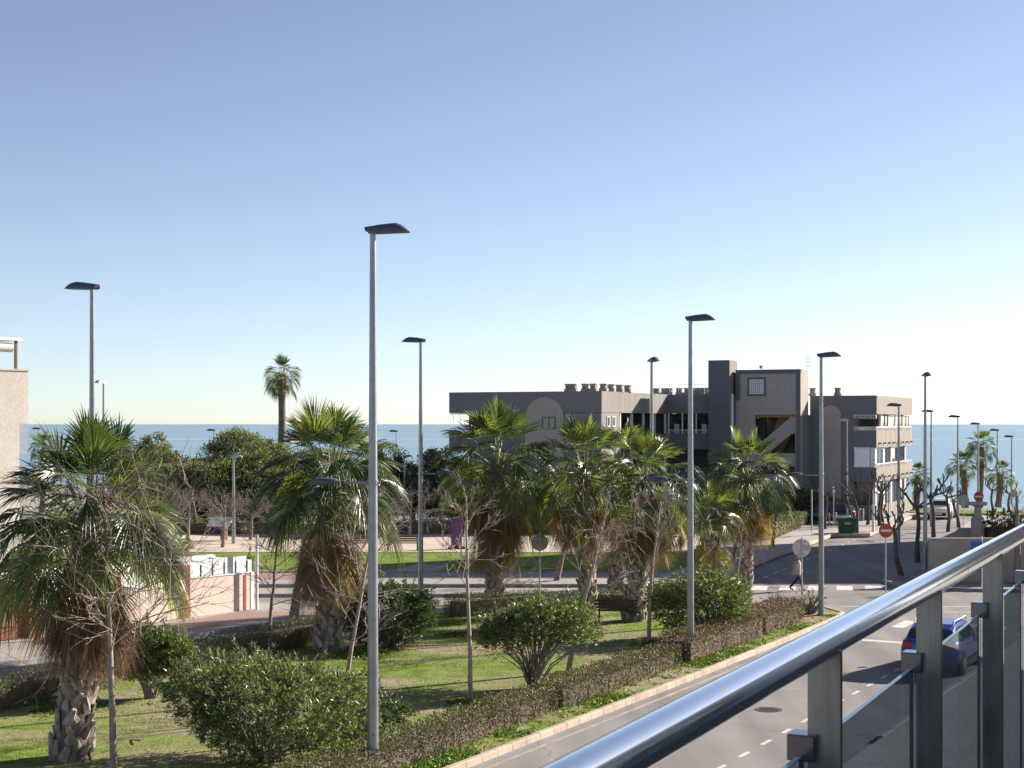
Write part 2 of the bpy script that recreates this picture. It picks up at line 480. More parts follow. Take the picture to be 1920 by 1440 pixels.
def tiled(name, c1, c2, sx, sy, rz, grout=0.62, scale=0.6):
    """small paving slabs: too fine to tell apart one by one at this distance"""
    m, t, b, o = nodes_of(name)
    p = wpos(t, (1, 1, 1), rz)
    br = t.nodes.new('ShaderNodeTexBrick')
    br.inputs['Scale'].default_value = 1.0
    br.inputs['Brick Width'].default_value = sx
    br.inputs['Row Height'].default_value = sy
    br.inputs['Mortar Size'].default_value = 0.012
    br.inputs['Color1'].default_value = (1, 1, 1, 1)
    br.inputs['Color2'].default_value = (0.86, 0.86, 0.86, 1)
    br.inputs['Mortar'].default_value = (grout, grout, grout, 1)
    t.links.new(p, br.inputs['Vector'])
    c = ramp(t, [(0.32, c2), (0.68, c1)], tnoise(t, scale, 6, 0.65, p))
    c = mixc(t, c, br.outputs[0], 1.0, 'MULTIPLY')
    fine = ramp(t, [(0.3, (0.8, 0.8, 0.8)), (0.7, (1.18, 1.18, 1.18))], tnoise(t, 16, 3, 0.7, p))
    c = mixc(t, c, fine, 0.6, 'MULTIPLY')
    t.links.new(c, b.inputs['Base Color'])
    b.inputs['Roughness'].default_value = 0.9
    add_bump(t, b, br.outputs['Fac'], -0.25, 0.01)
    return m
MT['slab'] = tiled('pavement_slabs', (0.36, 0.31, 0.285), (0.28, 0.245, 0.225), 0.6, 0.4, R(0))
MT['slab_red'] = tiled('red_pavement_slabs', (0.33, 0.20, 0.17), (0.27, 0.17, 0.15), 0.4, 0.2, R(0))
MT['slab_sea'] = tiled('sea_street_slabs', (0.40, 0.345, 0.32), (0.32, 0.28, 0.26), 0.6, 0.4, R(22))
MT['promenade'] = tiled('promenade_slabs', (0.36, 0.315, 0.26), (0.31, 0.27, 0.23), 0.8, 0.8, R(0))

coast = lambda X: (140.0 - UX * X) / UY
ground = struct(MB().prism([(-260, -40), (200, -40), (200, coast(200)), (-260, coast(-260))], -3.0, 0.0).build('ground', MT['road']))
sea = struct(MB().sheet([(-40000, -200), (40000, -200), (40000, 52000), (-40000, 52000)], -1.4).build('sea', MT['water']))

KER = {}
def kerb_mesh(key):
    if key not in KER:
        prof = [(-0.04, -0.05), (0.14, -0.05), (0.14, 0.13), (0.11, 0.155), (-0.01, 0.155), (-0.04, 0.135)]
        mb = MB().extrude(prof, (0, 0.015, 0), (1, 0, 0), (0, 0, 1), (0, 1, 0), 0.97)
        KER[key] = mb.mesh('kerb_stone', MT[key])
    return KER[key]

def kerb_line(parent, pts, key, step=0.7, z=0.0, hz=1.0, rng=random.Random(5)):
    """kerb stones end to end along a polyline; the pavement lies to the right of the direction of travel"""
    pts = [Vector((p[0], p[1], 0)) for p in pts]
    for a, b in zip(pts[:-1], pts[1:]):
        d = b - a
        n = max(1, round(d.length / step))
        L = d.length / n
        rz = math.atan2(d.y, d.x) - math.pi / 2
        for i in range(n):
            p = a + d * (i / n)
            inst('kerb_stone', kerb_mesh(key), parent, (p.x, p.y, z + rng.uniform(-0.004, 0.004)), (0, 0, rz + rng.uniform(-0.003, 0.003)), (1, L, hz))

# ---- planted island between the two lanes
KR = [(-7.4, 21.5), (-1.02, 33.5), (5.32, 45.2), (10.2, 54.4), (12.4, 58.7), (13.0, 60.3), (12.6, 62.0), (11.2, 62.9)]
KT = [(4.0, 62.8), (-1.6, 61.2), (-4.8, 57.8), (-8.2, 51.4), (-13.9, 40.2), (-22.6, 23.0)]
island = struct(MB().prism(KR + KT, -0.2, 0.12).build('island_lawn', MT['lawn']))
kerb_line(island, [(x + 0.0, y) for x, y in (KR + KT)][::-1], 'kerb')

# ---- villa side pavement (left)
VP = [(-27.5, 30.5), (-15.7, 47.2), (-11.4, 53.3), (-9.7, 56.2), (-8.8, 57.2), (-6.6, 57.4), (-5.7, 58.6), (-6.5, 61.0), (-9.5, 63.6)]
pav = struct(MB().prism(VP + [(-70, 63.6), (-70, 30.5)], -0.2, 0.125).build('villa_pavement', MT['slab']))
kerb_line(pav, VP[::-1], 'kerb_grey')
struct(MB().sheet([(-13.6, 55.6), (-10.6, 60.4), (-6.6, 60.6), (-6.2, 58.7), (-9.4, 58.0), (-12.3, 54.0)], 0.129).build('red_paving', MT['slab_red']))

# ---- far side of the cross street: cycle strip, pavement, park lawn, sandy square
cyc = struct(MB().prism([(-60, 66.7), (10.2, 66.7), (10.2, 69.5), (-60, 69.5)], -0.2, 0.125).build('cycle_strip', MT['slab']))
kerb_line(cyc, [(10.2, 66.62), (-26, 66.62)], 'kerb_grey', 1.0)
fp = struct(MB().prism([(-60, 69.5), (9.4, 69.5), (9.9, 70.6), (11.0, 74.9), (-60, 74.9)], -0.2, 0.26).build('far_pavement', MT['slab']))
kerb_line(fp, [(9.3, 69.42), (-26, 69.42)], 'kerb_grey', 1.0, 0.13)
struct(MB().sheet([(-60, 71.7), (-9.4, 71.7), (-9.4, 74.7), (-60, 74.7)], 0.264).build('red_strip', MT['slab_red']))
pl = struct(MB().prism([(-60, 75.0), (7.6, 75.0), (12.4, 86.3), (-60, 86.3)], -0.2, 0.30).build('park_lawn', MT['lawn_far']))
kerb_line(pl, [(7.6, 74.95), (-26, 74.95)], 'kerb_grey', 1.0, 0.24, 0.6)
struct(MB().sheet([(-6.2, 75.0), (-3.6, 75.0), (-3.2, 78.6), (-5.0, 78.6)], 0.306).build('lawn_path', MT['slab']))
struct(MB().prism([(-70, 86.3), (12.6, 86.3), (19.4, 102.0), (-70, 102.0)], -0.2, 0.20).build('sandy_square', MT['sand']))
struct(MB().prism([(-70, 86.2), (12.6, 86.2), (12.75, 86.75), (-70, 86.75)], -0.2, 0.33).build('square_edging', MT['sand']))
struct(MB().prism([(-70, 103.0), (12.0, 103.0), (12.0, 111.0), (-70, 111.0)], -0.2, 0.18).build('back_lawn', MT['lawn_far']))
struct(MB().prism([(-110, 126.0), (-8, 126.0), (-8, 141.0), (-110, 175.0)], -0.2, 0.16).build('promenade', MT['promenade']))

# ---- pavements of the street to the sea
def tl(Y, off=0.0):
    return (9.0 + (Y - 71.6) * 0.404 + off, Y)
LK = [(10.0, 70.5), (10.5, 73.0), tl(76.5, 0.2), tl(81), tl(92), tl(101.5), tl(101.6, 2.4), tl(106.0, 2.4), tl(125.0, 2.4)]
lp = struct(MB().prism([(9.9, 70.6)] + LK[1:] + [tl(125, -16), tl(102, -6.2), tl(86.3, -4.6), tl(75, -2.8)], -0.2, 0.265).build('sea_street_pavement', MT['slab_sea']))
kerb_line(lp, LK[:6], 'kerb', 1.0, 0.13)
kerb_line(lp, LK[5:7], 'kerb', 1.0, 0.13)
kerb_line(lp, LK[6:], 'kerb', 1.0, 0.13)
def tr(Y, off=0.0):
    return (18.3 + (Y - 75.1) * 0.397 + off, Y)
RK = [tr(132), tr(110), tr(89), tr(75.1), (17.5, 72.6), (17.7, 70.9), (18.8, 69.5), (20.6, 68.7), (24.0, 68.3), (60.0, 68.3)]
rp = struct(MB().prism(RK + [(60, 72.4), (20.2, 72.4), tr(78, 2.6), tr(110, 2.6), tr(132, 2.6)], -0.2, 0.13).build('corner_pavement', MT['slab']))
kerb_line(rp, RK[::-1][1:], 'kerb_grey', 1.0)
struct(MB().sheet([(18.0, 72.4), (18.2, 71.0), (19.2, 70.1), (20.0, 71.9), tr(74.2, 1.0), tr(74.2, 0.3)], 0.136).build('dropped_kerb_tiles', MT['slab_red']))
struct(MB().prism([(30.5, 128.5), (52, 118.5), (54, 123), (36, 131.8), (33, 133.2)], -0.2, 0.20).build('verge', MT['lawn_far']))

# ---- pavement below the balcony (right of the near street)
BK = [(8.7 - 0.5335 * 40, 36.2 - 40), (8.7, 36.2), (20.3, 58.0), (21.4, 59.6), (23.2, 60.4), (60, 60.4)]
bp = struct(MB().prism(BK + [(60, -3.8)], -0.2, 0.125).build('near_pavement', MT['slab']))
kerb_line(bp, [(x, y) for x, y in BK[1:5]][::-1], 'kerb_grey', 1.0)
struct(MB().sheet([(11.3, 57.0), (12.2, 58.8), (12.6, 60.2), (11.6, 60.3), (10.4, 57.6)], 0.126).build('island_tip_paving', MT['slab_red']))

# ---- painted markings
def along(p, d, w, L, z, mb):
    d = Vector(d).normalized(); s = Vector((d.y, -d.x)); p = Vector(p)
    q = [p - s * w / 2, p + s * w / 2, p + s * w / 2 + d * L, p - s * w / 2 + d * L]
    mb.sheet([(v.x, v.y) for v in q], z)
U2 = (UX, UY); T2 = (TX, TY)
def mark(name, items, key='paint'):
    root = None
    mb = MB()
    for p, d, w_, L in items: along(p, d, w_, L, 0.004, mb)
    return struct(mb.build(name, MT[key]))
mark('yellow_kerb_line', [((KR[i][0] + NX * 0.42, KR[i][1] + NY * 0.42), (KR[i + 1][0] - KR[i][0], KR[i + 1][1] - KR[i][1]), 0.13, math.dist(KR[i], KR[i + 1])) for i in range(0, 4)], 'paint_yellow')
dash = [((6.56 + UX * k * 1.52, 37.3 + UY * k * 1.52), U2, 0.11, 0.62) for k in range(-8, 9)]
mark('parking_dashes', dash)
mark('left_lane_dashes', [((-14.1 + 0.56 * k, 44.6 + 0.83 * k), (0.56, 0.83), 0.11, 1.1) for k in (-6, -3.5, -1, 1.5, 4, 6.5, 9)])
cw = [((11.5 + k * 1.28, 69.3 - 0.02 * k), T2, 0.72, 2.3) for k in range(-1, 5)]
mark('sea_street_zebra', [((11.1 + k * 1.30, 69.4), (TX * 0.6, 1), 0.74, 1.9) for k in range(0, 5)])
mark('near_street_zebra', [((13.2 + k * 1.12 * NX, 56.6 + k * 1.12 * NY + 0.6), U2, 0.5, 2.2) for k in range(0, 7)])
mark('stop_line', [((11.4 + 0.2, 53.7), (NX, NY), 0.4, 3.6)])
mark('cross_street_lines', [((13.5, 63.2), (1, 0), 0.13, 45), ((16.5, 61.3), (1, 0), 0.13, 8), ((-9, 65.0), (1, 0), 0.12, 14)])
mark('sea_street_dashes', [tuple([tl(Y, 1.9), T2, 0.1, 0.9]) for Y in range(75, 118, 2)])
arrow = MB()
a0 = Vector((14.9, 60.0))
arrow.sheet([(a0.x, a0.y), (a0.x + 0.15, a0.y), (a0.x + 0.35, a0.y + 0.9), (a0.x + 0.2, a0.y + 0.9)], 0.004)
arrow.sheet([(a0.x - 0.1, a0.y + 0.88), (a0.x + 0.62, a0.y + 0.88), (a0.x + 0.5, a0.y + 1.7)], 0.0045)
struct(arrow.build('road_arrow', MT['paint']))
mh = MB().lathe([(0.36, 0.002), (0.36, 0.012), (0.33, 0.012), (0.33, 0.008), (0.02, 0.008)], gp(1441, 1331), 24)
for k in range(5): mh.obox(gp(1441, 1331) + Vector((0, -0.2 + k * 0.1, 0.011)), (0.5 - abs(k - 2) * 0.06, 0.035, 0.008))
struct(mh.build('manhole_cover', surf('cast_iron', (0.07, 0.062, 0.058), (0.04, 0.036, 0.034), fine=30)))
# ------------------------------------------------------------------ apartment building by the sea
TH = R(25)
BN0, BU0 = -36.0, 113.0
bloc = (math.cos(TH) * BN0 + math.sin(TH) * BU0, -math.sin(TH) * BN0 + math.cos(TH) * BU0, 0.0)
MT['wall_dark'] = surf('grey_render', (0.175, 0.178, 0.190), (0.166, 0.169, 0.180), (0.155, 0.157, 0.166), scale=0.5, fine=18, rough=0.95, stretch=(1, 1, 0.4), bump=0.3)
MT['wall_slate'] = surf('slate_grey_render', (0.130, 0.137, 0.156), (0.123, 0.129, 0.147), scale=0.5, fine=18, rough=0.95, stretch=(1, 1, 0.4), bump=0.3)
MT['wall_mid'] = surf('taupe_render', (0.36, 0.33, 0.31), (0.34, 0.31, 0.292), scale=0.9, fine=18, rough=0.95, stretch=(1, 1, 0.4), bump=0.3)
MT['wall_beige'] = surf('beige_render', (0.27, 0.24, 0.205), (0.235, 0.21, 0.18), (0.215, 0.19, 0.165), scale=1.3, fine=20, rough=0.95, stretch=(1, 1, 0.16), bump=0.4)
MT['wall_streak'] = surf('streaked_render', (0.26, 0.235, 0.215), (0.205, 0.185, 0.168), scale=3.0, fine=14, rough=0.95, stretch=(1, 1, 0.10), bump=0.5)
MT['villa_tan'] = surf('tan_render', (0.36, 0.315, 0.26), (0.32, 0.28, 0.23), scale=1.0, fine=18, rough=0.95)
MT['shutter'] = plain('white_shutter', (0.86, 0.86, 0.88), 0.5)
MT['ceil'] = surf('ochre_soffit', (0.33, 0.22, 0.14), (0.29, 0.19, 0.12), rough=0.95)
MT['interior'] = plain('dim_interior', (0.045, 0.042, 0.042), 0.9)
MT['bglass'] = plain('window_glass', (0.035, 0.045, 0.055), 0.07, 0.0, 0.9)
MT['curtain'] = plain('pale_blind', (0.55, 0.52, 0.47), 0.8)
MT['rail_white'] = plain('white_railing', (0.70, 0.69, 0.67), 0.5)

apt = empty('apartment_building', bloc, -TH)
tag(apt, 'three storey grey apartment building with stair tower, pale arches and sea terraces', 'building')

def bb(name, n0, n1, u0, u1, z0, z1, key, parent=None, bevel=0.0):
    return MB().box(n0 - BN0, n1 - BN0, u0 - BU0, u1 - BU0, z0, z1).build(name, MT[key], parent or apt, bevel=bevel)
def bprism(name, poly_nz, u0, u1, key, parent=None):
    """polygon in the facade plane (n, z) given depth u0..u1"""
    prof = [(n - BN0, z) for n, z in poly_nz]
    return MB().extrude(prof, (0, u1 - BU0, 0), (1, 0, 0), (0, 0, 1), (0, -1, 0), u1 - u0).build(name, MT[key], parent or apt)
def bside(name, poly_uz, n0, n1, key, parent=None):
    prof = [(u - BU0, z) for u, z in poly_uz]
    return MB().extrude(prof, (n0 - BN0, 0, 0), (0, 1, 0), (0, 0, 1), (1, 0, 0), n1 - n0).build(name, MT[key], parent or apt)
def window(n, u, z, w_, h, facing='f', frame='rail_white', mull=1):
    """a window with frame and panes; facing f = towards the street, s = towards the right side"""
    fr = MB(); t_ = 0.07
    def bx(mb, a0, a1, z0, z1, d0, d1):
        if facing == 'f': mb.box(n + a0 - BN0, n + a1 - BN0, u + d0 - BU0, u + d1 - BU0, z0, z1)
        else: mb.box(n - d1 - BN0, n - d0 - BN0, u + a0 - BU0, u + a1 - BU0, z0, z1)
    bx(fr, -w_ / 2, w_ / 2, z, z + t_, -0.04, 0.06); bx(fr, -w_ / 2, w_ / 2, z + h - t_, z + h, -0.04, 0.06)
    for a in [-w_ / 2] + [-w_ / 2 + w_ * k / (mull + 1) - t_ / 2 for k in range(1, mull + 1)] + [w_ / 2 - t_]:
        bx(fr, a, a + t_, z + t_, z + h - t_, -0.035, 0.05)
    f = fr.build('window', MT[frame], apt)
    for k in range(mull + 1):
        pm = MB()
        bx(pm, -w_ / 2 + w_ * k / (mull + 1) + t_ * 0.6, -w_ / 2 + w_ * (k + 1) / (mull + 1) - t_ * 0.6, z + t_, z + h - t_, 0.0, 0.03)
        pm.build('pane', MT['bglass'], f)
    return f

# --- left wing (juts towards the street)
LF = 99.6
bb('roof_band', -51.5, -39.6, LF, 114.6, 8.30, 9.80, 'wall_dark')
for z0_, z1_ in ((0.0, 2.76), (2.79, 5.56), (5.59, 8.27)):
    bb('wall_panel', -49.9, -39.6, LF + 0.03, LF + 0.33, z0_, z1_, 'wall_dark')
# arched panel of paler render, slightly proud
ac, ar = -43.9, 1.48
apoly = [(ac - ar, 0.0)] + [(ac + ar * math.cos(math.pi - math.pi * k / 20), 7.92 + ar * math.sin(math.pi * k / 20)) for k in range(21)] + [(ac + ar, 0.0)]
bprism('arch_panel', apoly, LF - 0.05, LF + 0.0, 'wall_mid')
wf = window(ac + 0.35, LF - 0.07, 7.15, 1.05, 0.85, 'f', 'wall_slate', 1)
# terraces at the left end
for z in (5.75, 2.9):
    bb('terrace_slab', -51.5, -49.9, LF, 112.0, z, z + 1.05, 'wall_dark')
    r_ = MB()
    for k in range(14): r_.box(-51.5 + 0.12 * k - BN0, -51.5 + 0.12 * k + 0.03 - BN0, LF + 0.1 - BU0, LF + 0.13 - BU0, z + 1.05, z + 1.40)
    r_.box(-51.5 - BN0, -49.9 - BN0, LF + 0.08 - BU0, LF + 0.15 - BU0, z + 1.40, z + 1.46)
    r_.box(-51.5 - BN0, -51.44 - BN0, LF + 0.1 - BU0, 112.0 - BU0, z + 1.40, z + 1.46)
    r_.build('railing', MT['rail_white'], apt)
aw = MB()
aw.box(-51.4 - BN0, -49.9 - BN0, LF - 0.06 - BU0, LF + 0.08 - BU0, 8.20, 8.28)
for k in (0, 1): aw.tube([(-51.2 + 0.55 * k - BN0, LF - BU0, 8.2), (-51.0 + 0.55 * k - BN0, LF - 0.2 - BU0, 7.7)], 0.02, 4)
aw.build('awning_arm', MT['rail_white'], apt)
bb('terrace_wall', -49.9, -49.6, LF + 0.33, 114.0, 0.0, 8.30, 'wall_dark')
bb('floor_core', -49.6, -42.6, LF + 0.33, 114.0, 0.0, 8.30, 'wall_dark')
bb('back_wall', -42.6, -39.6, 113.7, 114.0, 0.0, 8.30, 'wall_slate')
# right flank of the wing: streaked render above a recessed gallery
SN = -39.6
bside('flank_panel', [(LF + 0.33, 0.0), (103.2, 0.0), (103.2, 8.3), (LF + 0.33, 8.3)], SN - 0.3, SN, 'wall_streak')
bside('flank_band', [(LF + 0.02, 8.31), (113.5, 8.31), (113.5, 9.78), (LF + 0.02, 9.78)], SN, SN + 0.03, 'wall_streak')
for z0, z1 in ((5.75, 6.75), (2.9, 3.9), (0.0, 1.0)):
    bside('gallery_parapet', [(103.2, z0), (113.5, z0), (113.5, z1), (103.2, z1)], SN - 0.2, SN - 0.01, 'wall_streak')
    bb('gallery_floor', SN - 3.0, SN - 0.2, 103.2, 113.5, z0, z0 + 0.25, 'wall_dark')
for k in range(5):
    u = 103.4 + k * 2.45
    bb('gallery_post', SN - 0.18, SN - 0.04, u, u + 0.14, 6.75, 8.30, 'rail_white')
    bb('gallery_post', SN - 0.18, SN - 0.04, u, u + 0.14, 3.90, 5.75, 'rail_white')
for k in range(4):
    window(SN - 2.96, 104.8 + k * 2.45, 6.0, 1.3, 2.0, 's', 'wall_slate', 1)
for k in (0, 1):
    window(SN + 0.03, 100.9 + 1.0 * k, 7.3, 0.5, 0.75, 's', 'rail_white', 0)

# --- middle wing with access galleries
MF = 113.5
bb('gallery_end_wall', SN - 0.3, SN - 0.01, MF + 0.02, 119.5, 0.0, 8.31, 'wall_streak')
bb('roof_band', SN, -35.0, MF, 119.5, 8.32, 9.78, 'wall_dark')
bb('gallery_back', SN, -35.0, MF + 2.2, 119.5, 0.0, 8.32, 'wall_slate')
for z0, z1, key in ((5.55, 6.75, 'wall_dark'), (2.75, 3.9, 'wall_dark'), (0.0, 1.0, 'wall_dark')):
    bb('gallery_parapet', SN, -35.0, MF, MF + 0.2, z0, z1, key)
    bb('gallery_floor', SN, -35.0, MF + 0.2, MF + 2.2, z0, z0 + 0.25, 'wall_dark')
for k in range(4):
    n = SN + 0.05 + k * 1.12
    bb('gallery_post', n, n + 0.09, MF + 0.02, MF + 0.12, 6.75, 8.32, 'rail_white')
rl = MB(); rl.box(SN - BN0, -35.0 - BN0, MF + 0.04 - BU0, MF + 0.10 - BU0, 7.02, 7.07)
for k in range(36): rl.box(SN + k * 0.125 - BN0, SN + k * 0.125 + 0.025 - BN0, MF + 0.06 - BU0, MF + 0.085 - BU0, 6.75, 7.02)
rl.build('railing', MT['rail_white'], apt)
for k in range(4):
    n = SN + 0.55 + k * 1.12
    bb('meter_cabinet', n - 0.16, n + 0.22, MF + 0.5, MF + 0.8, 5.82, 7.5, 'curtain')
    window(n - 0.02, MF + 2.17, 5.9, 0.9, 2.0, 'f', 'wall_slate', 0)

# --- lift tower and stair block
bb('lift_tower', -36.0, -34.35, 112.6, 114.6, 0.0, 12.35, 'wall_slate')
bside('lift_tower_flank', [(112.62, 0.0), (114.6, 0.0), (114.6, 12.33), (112.62, 12.33)], -34.35, -34.32, 'wall_beige')
bb('rain_pipe', -34.30, -34.14, 112.9, 113.1, 2.0, 9.75, 'rail_white')
bb('roof_beam', -34.35, -33.9, 114.0, 114.5, 10.75, 11.15, 'ceil')
SB = 113.6
s0, s1 = -34.15, -29.1
# front of the stair block as a frame around the open landing
bb('stair_wall', s0 + 0.0, s0 + 1.52, SB, SB + 0.3, 0.0, 8.2, 'wall_mid')
bb('stair_wall_upper', s0, s1, SB, SB + 0.3, 8.2, 11.3, 'wall_mid')
bb('stair_pier', -29.35 - 0.16, s1, SB - 0.03, SB + 0.3, 0.0, 8.2, 'wall_mid')
bb('border_top', s0 + 0.02, s1 + 0.0, SB - 0.06, SB + 0.3, 11.30, 11.62, 'wall_slate')
bb('border_right', s1 - 0.34, s1, SB - 0.062, SB - 0.002, 0.0, 11.30, 'wall_slate')
bb('border_left', s0 + 0.02, s0 + 0.36, SB - 0.062, SB - 0.002, 9.6, 11.30, 'wall_slate')
bb('border_left_low', s0 - 0.16, s0 + 0.0, SB - 0.062, SB + 0.3, 0.0, 9.7, 'wall_slate')
bb('border_step', s0 + 0.0, s0 + 0.36, SB - 0.064, SB - 0.004, 9.30, 9.6, 'wall_slate')
bside('stair_flank_shaded', [(SB + 0.3, 0.0), (117.3, 0.0), (117.3, 8.2), (SB + 0.3, 8.2)], s1 - 0.3, s1 - 0.0, 'wall_dark')  # darker grey than the upper flank: its shade is put into the colour
bside('stair_flank_upper', [(SB + 0.3, 8.2), (115.9, 8.2), (115.9, 11.62), (SB + 0.3, 11.62)], s1 - 0.3, s1 - 0.0, 'villa_tan')  # same wall as below, in its sunlit tone
bb('stair_roof', s0 + 0.02, s1 - 0.3, SB + 0.3, 115.9, 11.3, 11.6, 'wall_slate')
bb('stair_rear_wall', s0 + 0.02, s1 - 0.3, 115.6, 115.9, 8.2, 11.3, 'wall_mid')
bb('stair_back', s0 - 0.8, s1 - 0.31, 117.0, 117.3, 0.0, 8.2, 'wall_mid')
bb('stair_inner_wall', s0 + 0.9, s0 + 1.2, SB + 0.3, 117.0, 0.0, 8.2, 'wall_slate')
bb('stair_ceiling', s0 + 1.52, s1 - 0.31, SB + 0.3, 117.0, 8.0, 8.2, 'ceil')
bprism('stair_balustrade', [(s0 + 1.9, 6.05), (s0 + 4.3, 8.05), (s1 - 0.36, 8.05), (s1 - 0.36, 6.75), (s0 + 4.3, 6.75), (s0 + 2.6, 5.35), (s0 + 1.52, 5.35), (s0 + 1.52, 6.05)], SB + 0.1, SB + 0.25, 'wall_mid')
bprism('stair_flight', [(s0 + 1.9, 5.3), (s0 + 3.2, 5.3), (s1 - 0.4, 8.0), (s0 + 2.9, 8.0)], SB + 1.6, SB + 1.8, 'ceil')
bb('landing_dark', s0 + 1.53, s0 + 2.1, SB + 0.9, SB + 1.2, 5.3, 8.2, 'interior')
bb('stair_parapet', s0 + 1.52, s1 - 0.36, SB + 0.05, SB + 0.28, 4.3, 5.30, 'wall_mid')
bb('stair_parapet', s0 + 1.52, s1 - 0.36, SB + 0.05, SB + 0.28, 1.4, 3.70, 'wall_mid')
# glass block window
gw = MB(); gc, gz, gs = s0 + 1.66, 9.62, 1.42
gw.box(gc - gs / 2 - BN0, gc + gs / 2 - BN0, SB - 0.07 - BU0, SB - 0.001 - BU0, gz, gz + 0.14)
gw.box(gc - gs / 2 - BN0, gc + gs / 2 - BN0, SB - 0.07 - BU0, SB - 0.001 - BU0, gz + gs - 0.14, gz + gs)
gw.box(gc - gs / 2 - BN0, gc - gs / 2 + 0.14 - BN0, SB - 0.068 - BU0, SB - 0.001 - BU0, gz + 0.14, gz + gs - 0.14)
gw.box(gc + gs / 2 - 0.14 - BN0, gc + gs / 2 - BN0, SB - 0.068 - BU0, SB - 0.001 - BU0, gz + 0.14, gz + gs - 0.14)
gwo = gw.build('glass_block_window', MT['wall_slate'], apt)
MT['gblock'] = plain('glass_block', (0.62, 0.64, 0.68), 0.3)
gp_ = (gs - 0.28) / 7
gbm = MB().box(-gp_ * 0.38, gp_ * 0.38, -0.03, 0.03, -gp_ * 0.38, gp_ * 0.38).mesh('glass_block', MT['gblock'])
for i in range(7):
    for j in range(7):
        inst('glass_block', gbm, gwo, (gc - gs / 2 + 0.14 + gp_ * (i + 0.5) - BN0, SB - 0.03 - BU0, gz + 0.14 + gp_ * (j + 0.5)))

# --- right wing
RF = 116.4
r0, r1, RB = -29.1, -24.05, 130.8
bb('roof_band', r0, r1, RF, RB, 8.25, 9.66, 'wall_dark')
bside('flank_band', [(RF + 0.02, 8.25), (RB - 0.02, 8.25), (RB - 0.02, 9.64), (RF + 0.02, 9.64)], r1, r1 + 0.03, 'wall_beige')
bb('wall', r0, -25.75, RF + 0.02, RF + 0.32, 0.0, 8.25, 'wall_dark')
ac2, ar2 = -27.5, 0.78
bprism('arch_panel', [(ac2 - ar2, 0.0)] + [(ac2 + ar2 * math.cos(math.pi - math.pi * k / 18), 8.15 + ar2 * math.sin(math.pi * k / 18)) for k in range(19)] + [(ac2 + ar2, 0.0)], RF - 0.05, RF - 0.004, 'wall_mid')
bb('floor_core', r0, -26.4, RF + 0.32, RB, 0.0, 8.25, 'curtain')
zz = [(0.0, 1.35), (3.15, 4.22), (5.72, 7.02)]
for i, (z0, z1) in enumerate(zz):
    bb('terrace_front', -25.75, r1, RF + 0.0, RF + 0.16, z0, z1, 'wall_dark')
    bb('terrace_floor', -26.4, r1 - 0.16, RF + 0.16, RB, z0, z0 + 0.22, 'wall_beige')
    # parapet of the sea side as separate cast panels with recessed joints and drain spouts
    npan = 8; du = (RB - RF) / npan
    par = bside('terrace_parapet', [(RF + 0.16, z0 + 0.02), (RB, z0 + 0.02), (RB, z1 - 0.04), (RF + 0.16, z1 - 0.04)], r1 - 0.16, r1 - 0.07, 'wall_streak')
    for k in range(npan):
        u0 = RF + du * k + (0.17 if k == 0 else 0.03)
        bside('parapet_panel', [(u0, z0), (RF + du * (k + 1) - 0.03, z0), (RF + du * (k + 1) - 0.03, z1), (u0, z1)], r1 - 0.07, r1, 'wall_beige', par)
        sp = MB().box(r1 - BN0, r1 + 0.22 - BN0, RF + du * (k + 0.5) - 0.06 - BU0, RF + du * (k + 0.5) + 0.06 - BU0, z0 + 0.25, z0 + 0.37)
        sp.build('drain_spout', MT['wall_dark'], par)
    if i:
        rr_ = MB()
        rr_.box(-25.75 - BN0, r1 - BN0, RF + 0.05 - BU0, RF + 0.10 - BU0, z1 + 0.22, z1 + 0.28)
        rr_.box(r1 - 0.1 - BN0, r1 - 0.05 - BN0, RF + 0.1 - BU0, RB - BU0, z1 + 0.22, z1 + 0.28)
        for k in range(18): rr_.box(-25.75 + k * 0.097 - BN0, -25.75 + k * 0.097 + 0.04 - BN0, RF + 0.06 - BU0, RF + 0.09 - BU0, z1, z1 + 0.22)
        for k in range(60): rr_.box(r1 - 0.09 - BN0, r1 - 0.06 - BN0, RF + 0.2 + k * 0.24 - BU0, RF + 0.24 + k * 0.24 - BU0, z1, z1 + 0.22)
        rr_.build('railing', MT['rail_white'], apt)
# glazed sea side: white piers, dark panes
tops = [3.15, 5.72, 8.25]
for i in (0, 1, 2):
    z0, z1 = zz[i][1], tops[i]
    for k in range(7):
        u = RF + (2.6 if i == 2 else 0.6) + k * 2.9
        if u > RB - 0.3: break
        bb('pier', r1 - 0.35, r1 - 0.18, u, u + 0.42, zz[i][0] + 0.22, z1, 'rail_white')
        if u + 2.6 < RB:
            window(r1 - 0.24, u + 1.66, zz[i][0] + 0.24, 2.42, z1 - zz[i][0] - 0.3, 's', 'rail_white' if (k + i) % 2 else 'wall_slate', 1)
        if (k + i) % 3 == 0: bb('blind', r1 - 0.225, r1 - 0.205, u + 0.5, u + 1.55, z1 - 0.95, z1 - 0.05, 'curtain')
bb('terrace_back', -26.4, -26.1, RF + 2.4, RB, 5.94, 8.25, 'curtain')
bb('roller_shutter', -25.70, -24.55, RF - 0.03, RF + 0.06, 4.25, 5.70, 'shutter')
bb('shutter_box', -25.76, -24.50, RF - 0.05, RF + 0.07, 5.60, 5.74, 'white')
bb('terrace_pier', -24.5, r1 - 0.1, RF + 0.05, RF + 0.25, 4.22, 5.72, 'rail_white')
bb('ground_floor_wall', -25.75, r1 - 0.17, RF + 0.9, RF + 1.1, 0.0, 3.15, 'wall_beige')
bb('garage_door', -25.2, -24.4, RF + 0.86, RF + 0.90, 1.36, 2.5, 'wall_slate')
